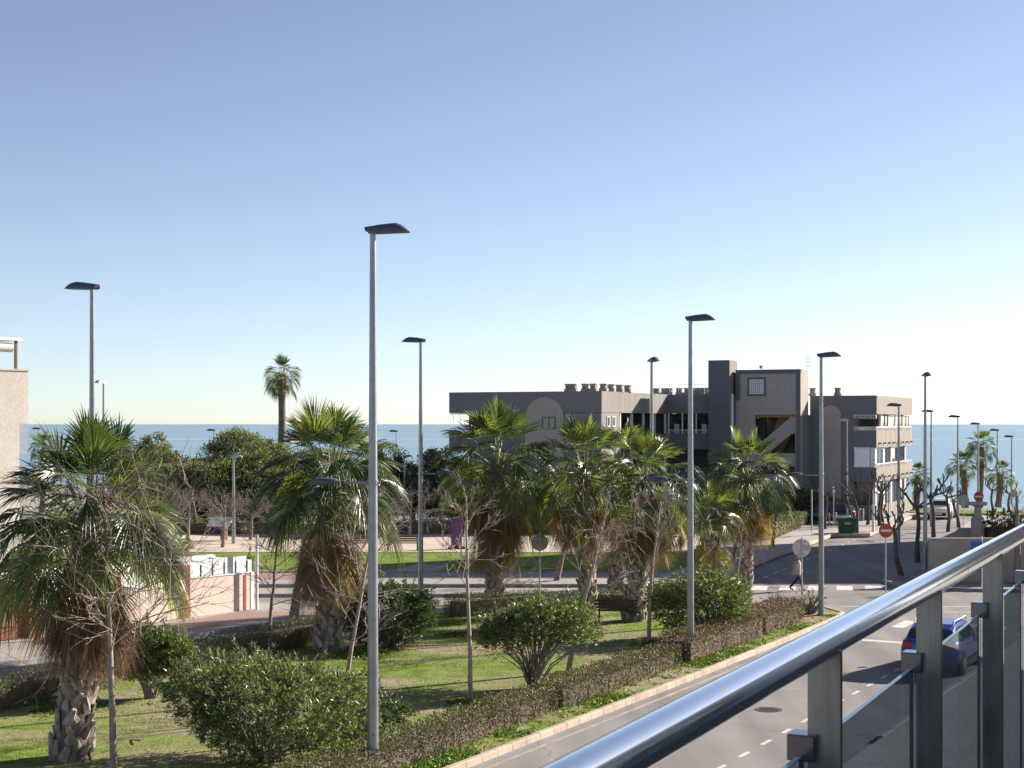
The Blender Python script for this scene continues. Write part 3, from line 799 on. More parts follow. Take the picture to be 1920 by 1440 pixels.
# striped awning folded under the roof
awn = MB()
for k in range(12): awn.box(-25.7 + k * 0.135 - BN0, -25.7 + k * 0.135 + 0.07 - BN0, RF - 0.03 - BU0, RF + 0.12 - BU0, 7.86, 8.16)
awo = awn.build('awning', MT['black'], apt)
MB().box(-25.75 - BN0, r1 + 0.0 - BN0, RF - 0.02 - BU0, RF + 0.10 - BU0, 7.92, 8.2).build('awning_cloth', MT['rail_white'], awo)
# roof: ventilation stacks, aerial, floodlight
MT['stack'] = surf('stack_render', (0.42, 0.36, 0.32), (0.33, 0.28, 0.25), scale=2, fine=25)
def stack(n, u, z, w_, h):
    mb = MB(); x, y = n - BN0, u - BU0
    mb.box(x - w_ / 2 - 0.08, x + w_ / 2 + 0.08, y - 0.2, y + 0.2, z, z + 0.22)
    for sx in (-1, 1):
        for sy in (-1, 1):
            mb.box(x + sx * (w_ / 2 - 0.06) - 0.06, x + sx * (w_ / 2 - 0.06) + 0.06, y + sy * 0.14 - 0.05, y + sy * 0.14 + 0.05, z + 0.22, z + h)
    o = mb.build('chimney', MT['stack'], apt)
    for k in range(3):
        zz_ = z + 0.27 + k * (h - 0.3) / 3
        MB().box(x - w_ / 2, x + w_ / 2, y - 0.16, y + 0.16, zz_, zz_ + 0.07).build('louvre', MT['stack'], o)
    MB().box(x - w_ / 2 - 0.06, x + w_ / 2 + 0.06, y - 0.2, y + 0.2, z + h - 0.04, z + h + 0.04).build('cap', MT['stack'], o)
    MB().box(x - w_ / 2 + 0.13, x + w_ / 2 - 0.13, y - 0.1, y + 0.1, z + 0.22, z + h - 0.05).build('flue', MT['wall_slate'], o)
def bn(px, u):
    """facade coordinate n of the vertical plane through pixel column px at depth u"""
    k = (px - CX) / F
    return (k * math.cos(TH) * u - math.sin(TH) * u) / (math.cos(TH) + k * math.sin(TH))
for px, w_ in ((1071, 0.78), (1098, 0.44), (1113, 0.40)):
    stack(bn(px, 102), 102, 9.8, w_, 0.55)
for i, px in enumerate((1132, 1146, 1162, 1177)):
    u = 100.8 + 1.5 * i
    stack(bn(px, u), u, 9.8, 0.42, 0.5)
for i, px in enumerate((1231, 1246, 1256, 1274, 1289, 1305, 1313, 1324)):
    stack(bn(px, 115.5), 115.5, 9.78, 0.42, 0.52)
for px in (1524, 1571): stack(bn(px, 118.0), 118.0, 9.66, 0.4, 0.6)
cage = MB()
for px in (1246, 1282, 1311):
    n0 = bn(px, 115.0) - BN0
    for dx in (-0.42, 0.42):
        cage.box(n0 + dx - 0.015, n0 + dx + 0.015, 2.0 - 0.015, 2.0 + 0.015, 9.78, 10.6)
    cage.box(n0 - 0.42, n0 + 0.42, 2.0 - 0.015, 2.0 + 0.015, 10.57, 10.6)
cage.build('roof_railing', MT['rail_white'], apt)
an = MB(); x, y = bn(1515, 116.5) - BN0, 116.5 - BU0
an.tube([(x, y, 11.0), (x, y, 13.1)], 0.025, 6)
for z in (12.0, 12.25, 12.5): an.tube([(x - 0.22, y, z), (x + 0.22, y, z)], 0.012, 4)
for dx in (-0.22, 0.22): an.tube([(x + dx, y, 11.8), (x + dx, y, 12.6)], 0.012, 4)
an.build('aerial', MT['steelpost'], apt)
fl = MB(); x = bn(1428, 114.2) - BN0
fl.box(x - 0.12, x + 0.10, 1.0, 1.25, 11.72, 11.95); fl.box(x + 0.06, x + 0.09, 1.1, 1.14, 11.6, 11.74)
fl.build('floodlight', MT['stack'], apt)

# --- tall slab block beyond the right edge of the picture: it throws the long shade across the street
slab = empty('apartment_slab', (55, 104, 0))
tag(slab, 'tall pale apartment slab beside the sea street, outside the right edge', 'building')
MB().box(-15, 15, -3, 2.7, 0, 26).build('wall', MT['wall_beige'], slab)
wmesh = MB().box(-0.8, 0.8, -0.05, 0.05, -0.7, 0.7).mesh('window', MT['bglass'])
for i in range(8):
    for j in range(8):
        inst('window', wmesh, slab, (-13 + i * 3.7, -3.03, 2.0 + j * 3.0))
MB().box(-15.2, 15.2, -3.2, 2.9, 26, 26.5).build('roof', MT['wall_dark'], slab)
# ------------------------------------------------------------------ palms
def frond_mesh(elev, petiole, blade, droop, seed, nseg=30, spread=105, cup=0.25, sag=0.25, dead=False, mats=None, costa=0.15, arc=1.0):
    """a fan leaf leaving the crown along +Y at the given elevation: stalk plus folded, drooping fingers"""
    rng = random.Random(seed)
    mb = MB()
    e = R(elev)
    d = Vector((0, math.cos(e), math.sin(e)))
    twist = rng.uniform(-0.35, 0.35)
    n = 5
    pts = [d * petiole * (i / n) + Vector((rng.uniform(-0.01, 0.01), 0, -sag * petiole * (i / n) ** 2)) for i in range(n + 1)]
    mb.tube(pts, [0.030 - 0.017 * i / n for i in range(n + 1)], 4, False, 1)
    hub = pts[-1]
    dd = (pts[-1] - pts[-2]).normalized()
    s = Vector((1, 0, 0))
    nr = s.cross(dd).normalized()
    rot = Matrix.Rotation(twist, 3, dd)
    s = rot @ s; nr = rot @ nr
    A = R(spread)
    half = A / nseg
    # the stalk runs on into the blade as a rib that arches over; fingers leave it along its length
    cs = [hub]; cd = [dd]; nst = 8
    for k in range(nst):
        dn = (cd[-1] + Vector((0, 0, -arc / nst))).normalized()
        cs.append(cs[-1] + dn * costa / nst); cd.append(dn)
    if costa > 0.25: mb.tube(cs, [0.012 - 0.009 * k / nst for k in range(nst + 1)], 4, False, 1)
    fr = [0.03, 0.28, 0.52, 0.74, 0.9, 1.0]
    gap = (0.52 - 0.10 * min(1, costa / 0.4)) if not dead else 0.26
    for i in range(nseg):
        a = -A + 2 * A * (i + 0.5) / nseg + rng.uniform(-0.03, 0.03)
        q_ = (1 - abs(a) / (A * 1.03)) ** 0.75 * nst
        k_ = max(0, min(nst - 1, int(q_)))
        hb = cs[k_].lerp(cs[k_ + 1], min(1.0, q_ - k_)); dd_ = cd[k_]
        nr_ = s.cross(dd_).normalized()
        dr = (dd_ * math.cos(a) + s * math.sin(a) + nr_ * cup * abs(math.sin(a)) + nr_ * 0.10 * math.cos(a * 2)).normalized()
        lat = nr_.cross(dr).normalized()
        up = dr.cross(lat).normalized()
        if up.z < 0 and not dead: up = -up
        L = (blade - 0.45 * costa * (1 - abs(a) / A)) * (0.72 + 0.28 * math.cos(a * 0.75)) * rng.uniform(0.88, 1.1)
        dp = droop * rng.uniform(0.7, 1.3)
        rings = []
        for f in fr:
            c = hb + dr * (L * f)
            fall = dp * L * max(0.0, f - 0.22) ** 1.9
            c = c + Vector((0, 0, -fall)) - dr * (fall * 0.35)
            wd = math.tan(half) * L * min(f, gap) * 1.22
            if f > gap: wd *= max(0.05, 1 - ((f - gap) / (1 - gap)) ** 0.9)
            wd = max(wd, 0.0015)
            fold = 0.95 * wd * (1 if f < 0.95 else 0)
            rings.append([c - lat * wd - up * fold * 0.5, c + up * fold * 0.5, c + lat * wd - up * fold * 0.5])
        vs = [v for r in rings for v in r]
        fs = []
        for k in range(len(fr) - 1):
            fs.append((3 * k, 3 * k + 1, 3 * k + 4, 3 * k + 3))
            fs.append((3 * k + 1, 3 * k + 2, 3 * k + 5, 3 * k + 4))
        mb.add(vs, fs, 0)
    return mb.mesh('frond', mats or [MT['frond'], MT['petiole']])

ELEV = [84, 70, 56, 42, 28, 12, -6, -26, -46]
GREEN = {}
for k, e in enumerate(ELEV):
    for v in range(3):
        up = max(0.0, e) / 90
        GREEN[(k, v)] = frond_mesh(e, 1.22 + 0.10 * up, 1.28, 0.72 - 0.55 * up + 0.10 * v, 100 + 10 * k + v, 36, 108 - 40 * up, 0.14 + 0.30 * up, 0.08 + 0.16 * (1 - up), costa=0.40 - 0.28 * up, arc=1.3 - 0.8 * up)
YELLOW = [frond_mesh(e, 1.2, 1.15, 0.95, 300 + i, 32, 100, 0.15, 0.30, costa=0.5, arc=1.2, mats=[MT['frond_yellow'], MT['petiole']]) for i, e in enumerate((-28, -44, -58))]
DEAD = [frond_mesh(e, 0.85, 1.20, 0.45, 400 + i, 28, sp, 0.5, 0.35, True, [MT['frond_dead'], MT['petiole_dead']]) for i, (e, sp) in enumerate(((-60, 44), (-70, 34), (-76, 28), (-80, 38), (-85, 26), (-66, 54)))]
def boot_mesh():
    mb = MB()
    prof = [(0.0, 0.10, 0.0), (0.12, 0.085, 0.02), (0.24, 0.06, 0.04), (0.34, 0.04, 0.062)]
    rings = []
    for h, hw, out in prof:
        t_ = 0.032 - 0.03 * h
        rings.append([(-hw, out - 0.01, h), (0, out + t_, h - 0.02), (hw, out - 0.01, h), (hw * 0.9, out - 0.05, h), (-hw * 0.9, out - 0.05, h)])
    mb.loft(rings)
    return mb.mesh('leaf_base', MT['boot'])
BOOT = boot_mesh()

def trunk_path(b, t_, n=10, sway=0.06, seed=0):
    rng = random.Random(seed)
    pts = []
    for i in range(n + 1):
        f = i / n
        p = b.lerp(t_, f)
        s_ = sway * math.sin(math.pi * f)
        pts.append(p + Vector((rng.uniform(-1, 1) * 0.02 + s_, rng.uniform(-1, 1) * 0.02, 0)))
    return pts

def palm(label, base, crown, skirt_z, rad, seed, n_green=54, n_dead=80, tr=0.30, boots=True, flare=1.5, yellow=4, group='palms on the planted island', skirt_w=1.0, minz=-12, dead_z0=0.25):
    rng = random.Random(seed)
    base = Vector(base); crown = Vector(crown)
    root = empty('palm_tree', base)
    tag(root, label, 'palm', group)
    b0 = Vector((0, 0, 0)); c0 = crown - base
    pts = trunk_path(b0, c0, 10, 0.05, seed)
    rad_ = [tr * (1 + (flare - 1) * math.exp(-7 * i / 10)) for i in range(11)]
    tm = MB().tube([p - Vector((0, 0, 0.15)) if i == 0 else p for i, p in enumerate(pts)], rad_, 14)
    trunk = tm.build('trunk', MT['palm_bark'], root, smooth=True)
    H_ = c0.z
    if boots:
        ztop = min(H_ - 0.2, skirt_z + 1.0)
        step = 0.025 * (tr / 0.30)
        z = 0.02; k = 0
        while z < ztop:
            f = z / H_
            i = min(9, int(f * 10)); g = f * 10 - i
            c = pts[i].lerp(pts[i + 1], g); r_ = rad_[i] * (1 - g) + rad_[i + 1] * g
            a = k * 2.39996 + rng.uniform(-0.25, 0.25)
            sc_ = rng.uniform(0.75, 1.2) * (tr / 0.30)
            inst('leaf_base', BOOT, trunk, (c.x + math.cos(a) * r_ * 0.97, c.y + math.sin(a) * r_ * 0.97, z),
                 (rng.uniform(-0.1, 0.1), rng.choice((-1, 1)) * rng.uniform(0.25, 0.6), a - math.pi / 2), (sc_, sc_, sc_ * rng.uniform(0.7, 1.1)))
            z += step; k += 1
    sc0 = rad / 2.45
    for i in range(n_green):
        f = (i + 0.5) / n_green
        e = 84 - (84 - minz) * f ** 0.95 + rng.uniform(-7, 7)
        k = min(range(len(ELEV)), key=lambda q: abs(ELEV[q] - e))
        a = i * 2.39996 + rng.uniform(-0.3, 0.3)
        s_ = sc0 * rng.uniform(0.86, 1.1)
        off = 0.10 + 0.10 * f
        inst('frond', GREEN[(k, rng.randrange(3))], root, (c0.x + math.cos(a) * off, c0.y + math.sin(a) * off, c0.z + 0.12 - 0.45 * f),
             (R(e - ELEV[k]), rng.uniform(-0.25, 0.25), a - math.pi / 2), (s_, s_, s_))
    for i in range(yellow):
        a = rng.uniform(0, 6.28)
        inst('yellow_frond', rng.choice(YELLOW), root, (c0.x, c0.y, c0.z - 0.45), (rng.uniform(-0.1, 0.1), rng.uniform(-0.3, 0.3), a), (sc0, sc0, sc0))
    for i in range(n_dead):
        f = (i + 0.5) / n_dead
        a = i * 2.39996 + rng.uniform(-0.4, 0.4)
        ztop = c0.z - dead_z0
        zb = max(skirt_z - base.z + 1.95 * sc0, 0.8)
        z = ztop + (zb - ztop) * f
        s_ = sc0 * rng.uniform(0.8, 1.08)
        j = max(0, min(9, int(z / H_ * 10)))
        inst('dead_frond', DEAD[rng.randrange(len(DEAD))], root, (pts[j].x + math.cos(a) * 0.24, pts[j].y + math.sin(a) * 0.24, z),
             (rng.uniform(-0.12, 0.12), rng.uniform(-0.3, 0.3), a - math.pi / 2), (s_ * skirt_w * 0.9, s_ * skirt_w * 0.9, s_))
    return root

palm('near palm with thick scaly trunk at the left edge of the island', gp(132, 1424, 0.1), at(165, 985, 34.2), 2.2, 2.6, 11, 52, 110, 0.33, flare=1.55, yellow=1)
palm('palm with long brown skirt directly left of the tallest lamp post', gp(614, 1222, 0.1), at(622, 908, 50.6), 1.5, 2.9, 12, 44, 110, 0.33, yellow=1)
palm('palm in front of the left wing of the grey building, tallest crown of the island', (-0.74, 61.0, 0.1), at(932, 872, 61.0), 1.75, 2.85, 13, 40, 100, 0.27, yellow=3)
palm('leftmost palm of the close trio right of the round bush', (2.95, 60.2, 0.1), at(1094, 886, 60.2), 2.4, 2.4, 14, 34, 95, 0.28, yellow=5)
palm('rear palm of the close trio, thin trunk between the other two', (4.35, 65.4, 0.1), at(1162, 878, 65.4), 2.6, 2.3, 15, 30, 75, 0.24, yellow=5)
palm('rightmost palm of the close trio, beside the park bench', (4.55, 57.7, 0.1), at(1212, 905, 57.7), 2.5, 2.25, 16, 32, 95, 0.32, yellow=10)
palm('bright green palm on the corner pavement left of the taxi stand sign', (10.75, 70.9, 0.25), at(1400, 893, 70.9), 1.9, 2.4, 17, 42, 85, 0.24, yellow=5)
palm('short palm half hidden behind the lamp post right of the trio', (8.55, 67.6, 0.13), at(1322, 975, 67.6), 1.4, 1.75, 18, 26, 22, 0.24, yellow=6, group='palms on the far pavements', dead_z0=0.3)
# far palms
palm('tall slender palm standing alone above the trees', (-19.6, 130.0, 0.0), at(529, 703, 130.0), 11.3, 1.75, 21, 36, 30, 0.30, False, 1.3, 0, 'palms along the shore', 0.8, minz=-50)
for j, (px, py, by, Yd, rd, lb) in enumerate(((1840, 838, 944, 140.0, 1.7, 'tallest of the shore palms on the right'), (1804, 873, 948, 138.0, 1.5, 'left leaning shore palm below the tallest one'),
                                 (1876, 888, 946, 141.0, 1.4, 'shore palm right of the tallest one, ragged skirt'), (1721, 893, 955, 131.0, 1.3, 'small shore palm beyond the white car'),
                                 (84, 838, 930, 128.0, 1.4, 'shore palm beside the villa at the far left'))):
    c = at(px, py, Yd)
    palm(lb, (c.x + (0.3 if j == 1 else -0.2), Yd, 0.0), c, c.z - 2.2, rd, 30 + j, 32, 22, 0.26, False, 1.3, 0, 'palms along the shore', 0.8)

# ------------------------------------------------------------------ bare trees
def grow(mb, p, d, L, r, depth, rng, up=0.15, sides=5, wig=0.18, split=(2, 4), ang=(22, 48), shrink=0.62):
    n = 4
    pts = [p]; dirs = d.normalized()
    for i in range(n):
        dirs = (dirs + Vector((rng.uniform(-1, 1), rng.uniform(-1, 1), rng.uniform(-1, 1))) * wig + Vector((0, 0, up * 0.3))).normalized()
        pts.append(pts[-1] + dirs * L / n)
    mb.tube(pts, [r * (1 - 0.45 * i / n) for i in range(n + 1)], sides, False)
    if depth <= 0: return
    for k in range(rng.randint(*split)):
        f = rng.uniform(0.3, 1.0)
        i = min(n - 1, int(f * n))
        q = pts[i].lerp(pts[i + 1], f * n - i)
        t_ = (pts[i + 1] - pts[i]).normalized()
        ax = t_.cross(Vector((rng.uniform(-1, 1), rng.uniform(-1, 1), rng.uniform(-1, 1)))).normalized()
        nd = Matrix.Rotation(R(rng.uniform(*ang)), 3, ax) @ t_
        grow(mb, q, nd + Vector((0, 0, up)), L * rng.uniform(0.5, 0.85) * (shrink / 0.62), max(r * 0.58, 0.0065), depth - 1, rng, up, 3 if depth < 3 else 4, wig * 1.05, split, ang, shrink)

def bare_tree(label, base, top, seed, *a, **k):
    return bare_tree_(label, base, top, seed, *a, **k)

def bare_tree_(label, base, top, seed, first=0.4, spread=1.6, n_main=13, r0=0.07, mat='bark', depth=3, group='leafless young trees', curve=0.0, name='bare_tree', twig=0.017, cat='tree', up=0.10, wig=0.13):
    rng = random.Random(seed)
    base = Vector(base); v = Vector(top) - base
    root = empty(name, base)
    tag(root, label, cat, group)
    n = 10
    pts = [v * (i / n) + Vector((curve * math.sin(math.pi * i / n) + rng.uniform(-0.015, 0.015), rng.uniform(-0.02, 0.02), -0.1 if i == 0 else 0)) for i in range(n + 1)]
    MB().tube(pts, [r0 * (1 - 0.72 * i / n) for i in range(n + 1)], 8).build('trunk', MT[mat], root, smooth=True)
    br = MB()
    for k in range(n_main):
        f = first + (0.97 - first) * (k / (n_main - 1)) ** 0.9
        i = min(n - 1, int(f * n)); q = pts[i].lerp(pts[i + 1], f * n - i)
        a = k * 2.39996 + rng.uniform(-0.4, 0.4)
        el = R(rng.uniform(8, 34)) + f * 0.35
        L = spread * rng.uniform(0.75, 1.1) * (1.0 - 0.45 * (f - first) / (1 - first))
        grow(br, q, Vector((math.cos(a) * math.cos(el), math.sin(a) * math.cos(el), math.sin(el))), L * 0.62, twig * (1.25 - 0.5 * f), depth, rng, up, 4, wig, (2, 4))
    br.build('branches', MT[mat], root)
    return root

bare_tree('leafless tree with pale spreading twigs in front of the near palm', gp(214, 1447, 0.1), at(196, 925, 33.2), 41, 0.36, 3.3, 28, 0.082, depth=3, twig=0.020, up=0.07)
bare_tree('leafless tree standing on the lawn left of the round bush', gp(883, 1318, 0.1), at(873, 930, 41.4), 42, 0.50, 1.9, 12, 0.07, depth=3, twig=0.016)
bare_tree('leafless tree leaning right in front of the skirted palm by the tallest lamp', gp(631, 1383, 0.1), at(705, 955, 36.8), 43, 0.42, 1.8, 15, 0.065, depth=3, twig=0.017)
bare_tree('thin leafless tree behind the left oleander, beside the lane', gp(503, 1216, 0.1), at(522, 985, 51.3), 44, 0.35, 1.7, 12, 0.075, 'bark_grey', depth=3)
bare_tree('leafless tree with curved trunk by the end of the reddish hedge', gp(1217, 1206, 0.1), at(1240, 940, 52.6), 45, 0.42, 2.2, 17, 0.075, 'bark', depth=3, curve=-0.1, twig=0.017)
bare_tree('leafless tree leaning right behind the round bush', gp(1063, 1262, 0.1), at(1136, 960, 46.2), 46, 0.5, 1.9, 12, 0.085, 'bark', depth=3, twig=0.017)
bare_tree('small leafless tree in front of the corner palm', gp(1378, 1138, 0.1), at(1392, 985, 62.6), 47, 0.4, 1.2, 9, 0.05, depth=3)
bare_tree('leaning leafless tree on the far pavement beyond the round bush', (2.05, 71.2, 0.26), at(1068, 985, 71.2), 48, 0.55, 1.6, 9, 0.15, 'bark_grey', depth=3, group='bare trees on the far pavements')
bare_tree('stout leafless trunk on the villa corner pavement', gp(550, 1165, 0.12), at(572, 1000, 58.0), 49, 0.6, 1.3, 8, 0.20, 'bark_grey', depth=3, group='bare trees on the far pavements')
for j, (bx, by, Yd) in enumerate(((1332, 1088, 73.5), (1372, 1062, 80.0), (1447, 1036, 89.5))):
    bare_tree(('bent dark tree at the corner of the sea street', 'dark tree behind the corner palm on the shaded pavement', 'small tree with straight dark trunk beside the clipped hedge')[j],
              ((bx - CX) / F * Yd, Yd, 0.26), at(bx + (22, 14, 12)[j], (985, 985, 930)[j], Yd), 50 + j, 0.6, 1.1, 8, 0.12, 'bark_dark', depth=2, group='bare trees on the far pavements')

# pollarded plane trees: knuckled limbs with stubby fists
def pollard(label, base, height, seed, lean=0.0, limbs=4, reach=1.0, r0=0.15, group='pollarded plane trees along the sea street', mat='bark_dark'):
    rng = random.Random(seed)
    root = empty('pollarded_tree', base)
    tag(root, label, 'tree', group)
    fork = height * rng.uniform(0.60, 0.68)
    n = 8; pts = []
    for i in range(n + 1):
        f = i / n
        pts.append(Vector((lean * f + 0.10 * math.sin(f * 5 + seed) * (0.3 + f), 0.08 * math.cos(f * 4 + seed), fork * f - (0.15 if i == 0 else 0))))
    MB().tube(pts, [r0 * (1.25 - 0.35 * min(1, i / 3)) * (1 - 0.15 * i / n) for i in range(n + 1)], 9).build('trunk', MT[mat], root, smooth=True)
    for k in range(limbs):
        a = 2 * math.pi * k / limbs + rng.uniform(-0.5, 0.5)
        lb = MB(); p = pts[-1] - Vector((0, 0, 0.12)); rr = r0 * 0.5
        d = Vector((math.cos(a), math.sin(a), 0.35)); q = [p]; rd = [rr]
        steps = 5
        for i in range(steps):
            d = (d + Vector((rng.uniform(-0.55, 0.55), rng.uniform(-0.55, 0.55), rng.uniform(-0.1, 0.55)))).normalized()
            p = p + d * reach * (height - fork) / steps * 1.25
            q.append(p); rd.append(rr * (0.85 - 0.08 * i) * rng.uniform(0.85, 1.3))
        lb.tube(q, rd, 7)
        for s_ in range(rng.randint(1, 3)):
            i = rng.randint(2, steps)
            fd = Vector((rng.uniform(-0.6, 0.6), rng.uniform(-0.6, 0.6), 1)).normalized()
            L = rng.uniform(0.25, 0.6)
            m_ = q[i] + fd * L * 0.6 + Vector((rng.uniform(-0.08, 0.08), rng.uniform(-0.08, 0.08), 0))
            lb.tube([q[i], m_, m_ + (fd + Vector((rng.uniform(-0.5, 0.5), rng.uniform(-0.5, 0.5), 0.2))) * L * 0.45], [rr * 0.62, rr * 0.55, rr * 0.72], 6)
        e = q[-1]
        for s_ in range(rng.randint(3, 5)):
            fd = (d * 0.5 + Vector((rng.uniform(-0.8, 0.8), rng.uniform(-0.8, 0.8), 0.8))).normalized()
            lb.tube([e, e + fd * rng.uniform(0.18, 0.5)], [rr * 0.42, rr * 0.12], 4)
        lb.build('limb', MT[mat], root, smooth=True)
    return root
PL = [(1690, 1079, 940, -0.45, 4, 'nearest knuckled plane tree, twisted trunk beside the no entry sign'), (1722, 1055, 890, -0.1, 4, 'second knuckled plane tree, right of the no entry sign'),
      (1752, 1004, 893, -0.25, 3, 'knuckled plane tree just left of the white car'), (1778, 994, 893, 0.0, 4, 'knuckled plane tree standing in front of the white car'),
      (1797, 986, 912, -0.3, 3, 'slim knuckled plane tree right of the white car'), (1862, 965, 890, -0.1, 4, 'knuckled plane tree among the shore palms on the right'),
      (1893, 962, 900, -0.1, 3, 'knuckled plane tree at the far right among the palms')]
for j, (px, by, ty, ln, nl, lb) in enumerate(PL):
    g = gp(px, by, 0.12)
    pollard(lb, g, at(px, ty, g.y).z - 0.1, 60 + j, ln, nl, 0.85, 0.135 if j < 3 else 0.12)
PLL = [(1548, 992, 886, 0.0, 3, 'knuckled plane tree hidden behind the corner lamp post'), (1608, 1000, 886, -0.2, 4, 'knuckled plane tree right beside the green waste container'),
       (1597, 985, 895, -0.3, 3, 'thinner knuckled plane tree behind the green waste container'), (1626, 984, 893, 0.2, 3, 'knuckled plane tree before the garage door'),
       (1648, 986, 889, 0.15, 4, 'knuckled plane tree at the corner of the sea terraces'), (1655, 979, 895, -0.1, 3, 'rear knuckled plane tree at the corner of the sea terraces')]
for j, (px, by, ty, ln, nl, lb) in enumerate(PLL):
    g = gp(px, by, 0.26)
    pollard(lb, g, at(px, ty, g.y).z - 0.2, 80 + j, ln, nl, 0.8, 0.115)
pollard('knuckled plane tree in the park at the far left, beyond the fence', (-21.2, 103.0, 0.2), 4.6, 95, -0.2, 4, 1.1, 0.19, 'park trees on the left')

# ------------------------------------------------------------------ shrubs, hedges, leafy trees
def lumps(rng, k=9, amp=0.3):
    dirs = norm(rng.normal(size=(k, 3))); am = rng.uniform(-amp, amp, k)
    return lambda D: 1 + sum(a * np.clip((D @ d), 0, 1) ** 3 for a, d in zip(am, dirs))

def shrub(label, base, width, height, seed, whorls, mat='oleander', leaf=(0.13, 0.028), stems=20, base_z=0.34, group='oleander bushes on the island', name='oleander_bush', flat=0.8, cat='bush'):
    rng = np.random.default_rng(seed); pr = random.Random(seed)
    root = empty(name, base); tag(root, label, cat, group)
    f0 = lumps(rng, 22, 0.36)
    f = lambda D_: np.clip(f0(D_), 0.7, 1.22) * 0.96
    D = norm(rng.normal(size=(whorls, 3)) * np.array([1, 1, 0.85]))
    lim = -0.35 if base_z > 0.2 else -0.97
    D[:, 2] = np.where(D[:, 2] < lim, -D[:, 2], D[:, 2])
    rr = (0.42 + 0.58 * rng.random(whorls) ** 0.45) * f(D) * rng.uniform(0.88, 1.1, whorls)
    cz = height * 0.60
    C = np.stack([D[:, 0] * rr * width / 2, D[:, 1] * rr * width / 2 * flat, cz + D[:, 2] * rr * np.where(D[:, 2] > 0, height * 0.40, height * (0.60 - base_z) )], axis=1)
    # stems
    sm = MB()
    for j in range(0, whorls, 45):      # stray shoots that stick out of the outline
        C[j] = C[j] * np.array([1.18, 1.18, 1.10]) + np.array([0, 0, 0.12])
        e = Vector(C[j]); sm.tube([e * 0.72, e * 0.88 + Vector((0, 0, 0.05)), e], [0.010, 0.008, 0.004], 4, False)
        for q in range(1, 5):
            if j + q < whorls: C[j + q] = C[j] * (1 - 0.045 * q) + rng.normal(size=3) * 0.02; D[j + q] = D[j]
    for i in range(stems):
        j = pr.randrange(whorls); e = Vector(C[j]) * 0.93
        m_ = Vector((e.x * 0.35 + pr.uniform(-0.05, 0.05), e.y * 0.35, e.z * 0.5))
        b_ = Vector((pr.uniform(-0.13, 0.13), pr.uniform(-0.13, 0.13), -0.05))
        sm.tube([b_, m_, e], [0.032, 0.02, 0.006], 5, False)
        for q in range(3):
            j2 = pr.randrange(whorls); e2 = Vector(C[j2])
            if (e2 - e).length < width * 0.4: sm.tube([m_.lerp(e, 0.3), m_.lerp(e2, 0.6) + Vector((0, 0, 0.05)), e2], [0.013, 0.009, 0.004], 4, False)
    sm.build('stems', MT['bark_grey'], root)
    per = 10
    Cc = np.repeat(C, per, axis=0)
    Dd = np.repeat(norm(D + np.array([0, 0, 0.55])), per, axis=0)
    dr = norm(Dd * 0.75 + rng.normal(size=Dd.shape) * 0.62)
    Cc = Cc + np.repeat(norm(D), per, axis=0) * rng.uniform(-0.09, 0.05, len(Cc))[:, None]
    Q = leaf_quads(Cc, dr, rng.uniform(0.7, 1.25, len(Cc)) * leaf[0], leaf[1] * rng.uniform(0.8, 1.3, len(Cc)), rng, 0.05)
    o = inst('foliage', quads_mesh('foliage', Q, MT[mat]), root)
    return root
shrub('big near oleander bush left of the tallest lamp post', gp(492, 1430, 0.1), 4.3, 2.4, 1, 2500, leaf=(0.15, 0.026), stems=40, base_z=0.03)
shrub('round vase shaped oleander bush in the middle of the lawn', gp(1000, 1291, 0.1), 3.25, 2.65, 2, 2400, leaf=(0.12, 0.026), stems=46, base_z=0.28)
shrub('dark oleander bush right behind the tallest lamp post', gp(735, 1216, 0.1), 3.3, 2.35, 3, 2200, 'oleander_dark', (0.13, 0.03), 24, 0.05)
shrub('oleander bush behind the leafless tree at the left', gp(282, 1310, 0.1), 2.9, 2.15, 4, 1700, leaf=(0.13, 0.028), stems=22, base_z=0.06)
shrub('broad oleander bush beside the reddish hedge', gp(1322, 1200, 0.1), 3.5, 2.35, 5, 2300, leaf=(0.13, 0.03), stems=26, base_z=0.04)
shrub('low dark rounded shrub at the foot of the tallest lamp post', gp(688, 1372, 0.1), 2.3, 0.85, 6, 620, 'oleander_dark', (0.10, 0.03), 14, 0.05, 'low shrubs', 'low_shrub')
shrub('wispy small bush at the tip of the island by the corner lamp', gp(1520, 1152, 0.1), 1.2, 1.0, 7, 90, 'hedge', (0.08, 0.02), 40, 0.1, 'low shrubs', 'low_shrub')
shrub('wispy small bush left of the taxi stand post', gp(1458, 1158, 0.1), 1.2, 1.1, 8, 80, 'hedge', (0.08, 0.02), 40, 0.1, 'low shrubs', 'low_shrub')
shrub('dark green bush against the grey wall behind the parked dark car', (21.4, 114.3, 0.2), 5.6, 2.3, 9, 900, 'evergreen', (0.22, 0.07), 12, 0.0, 'bushes along the building', 'bush', 0.35)
shrub('olive tree in the villa garden behind the glass fence', (-14.0, 64.0, 0.4), 1.9, 2.9, 10, 380, 'tamarisk', (0.13, 0.035), 16, 0.2, 'villa garden plants', 'olive_tree', 1.0, 'tree')
shrub('small dark bush peeping over the end of the glass fence', (-11.1, 63.6, 0.6), 0.75, 1.5, 14, 120, 'evergreen', (0.08, 0.04), 6, 0.6, 'villa garden plants', 'garden_bush')

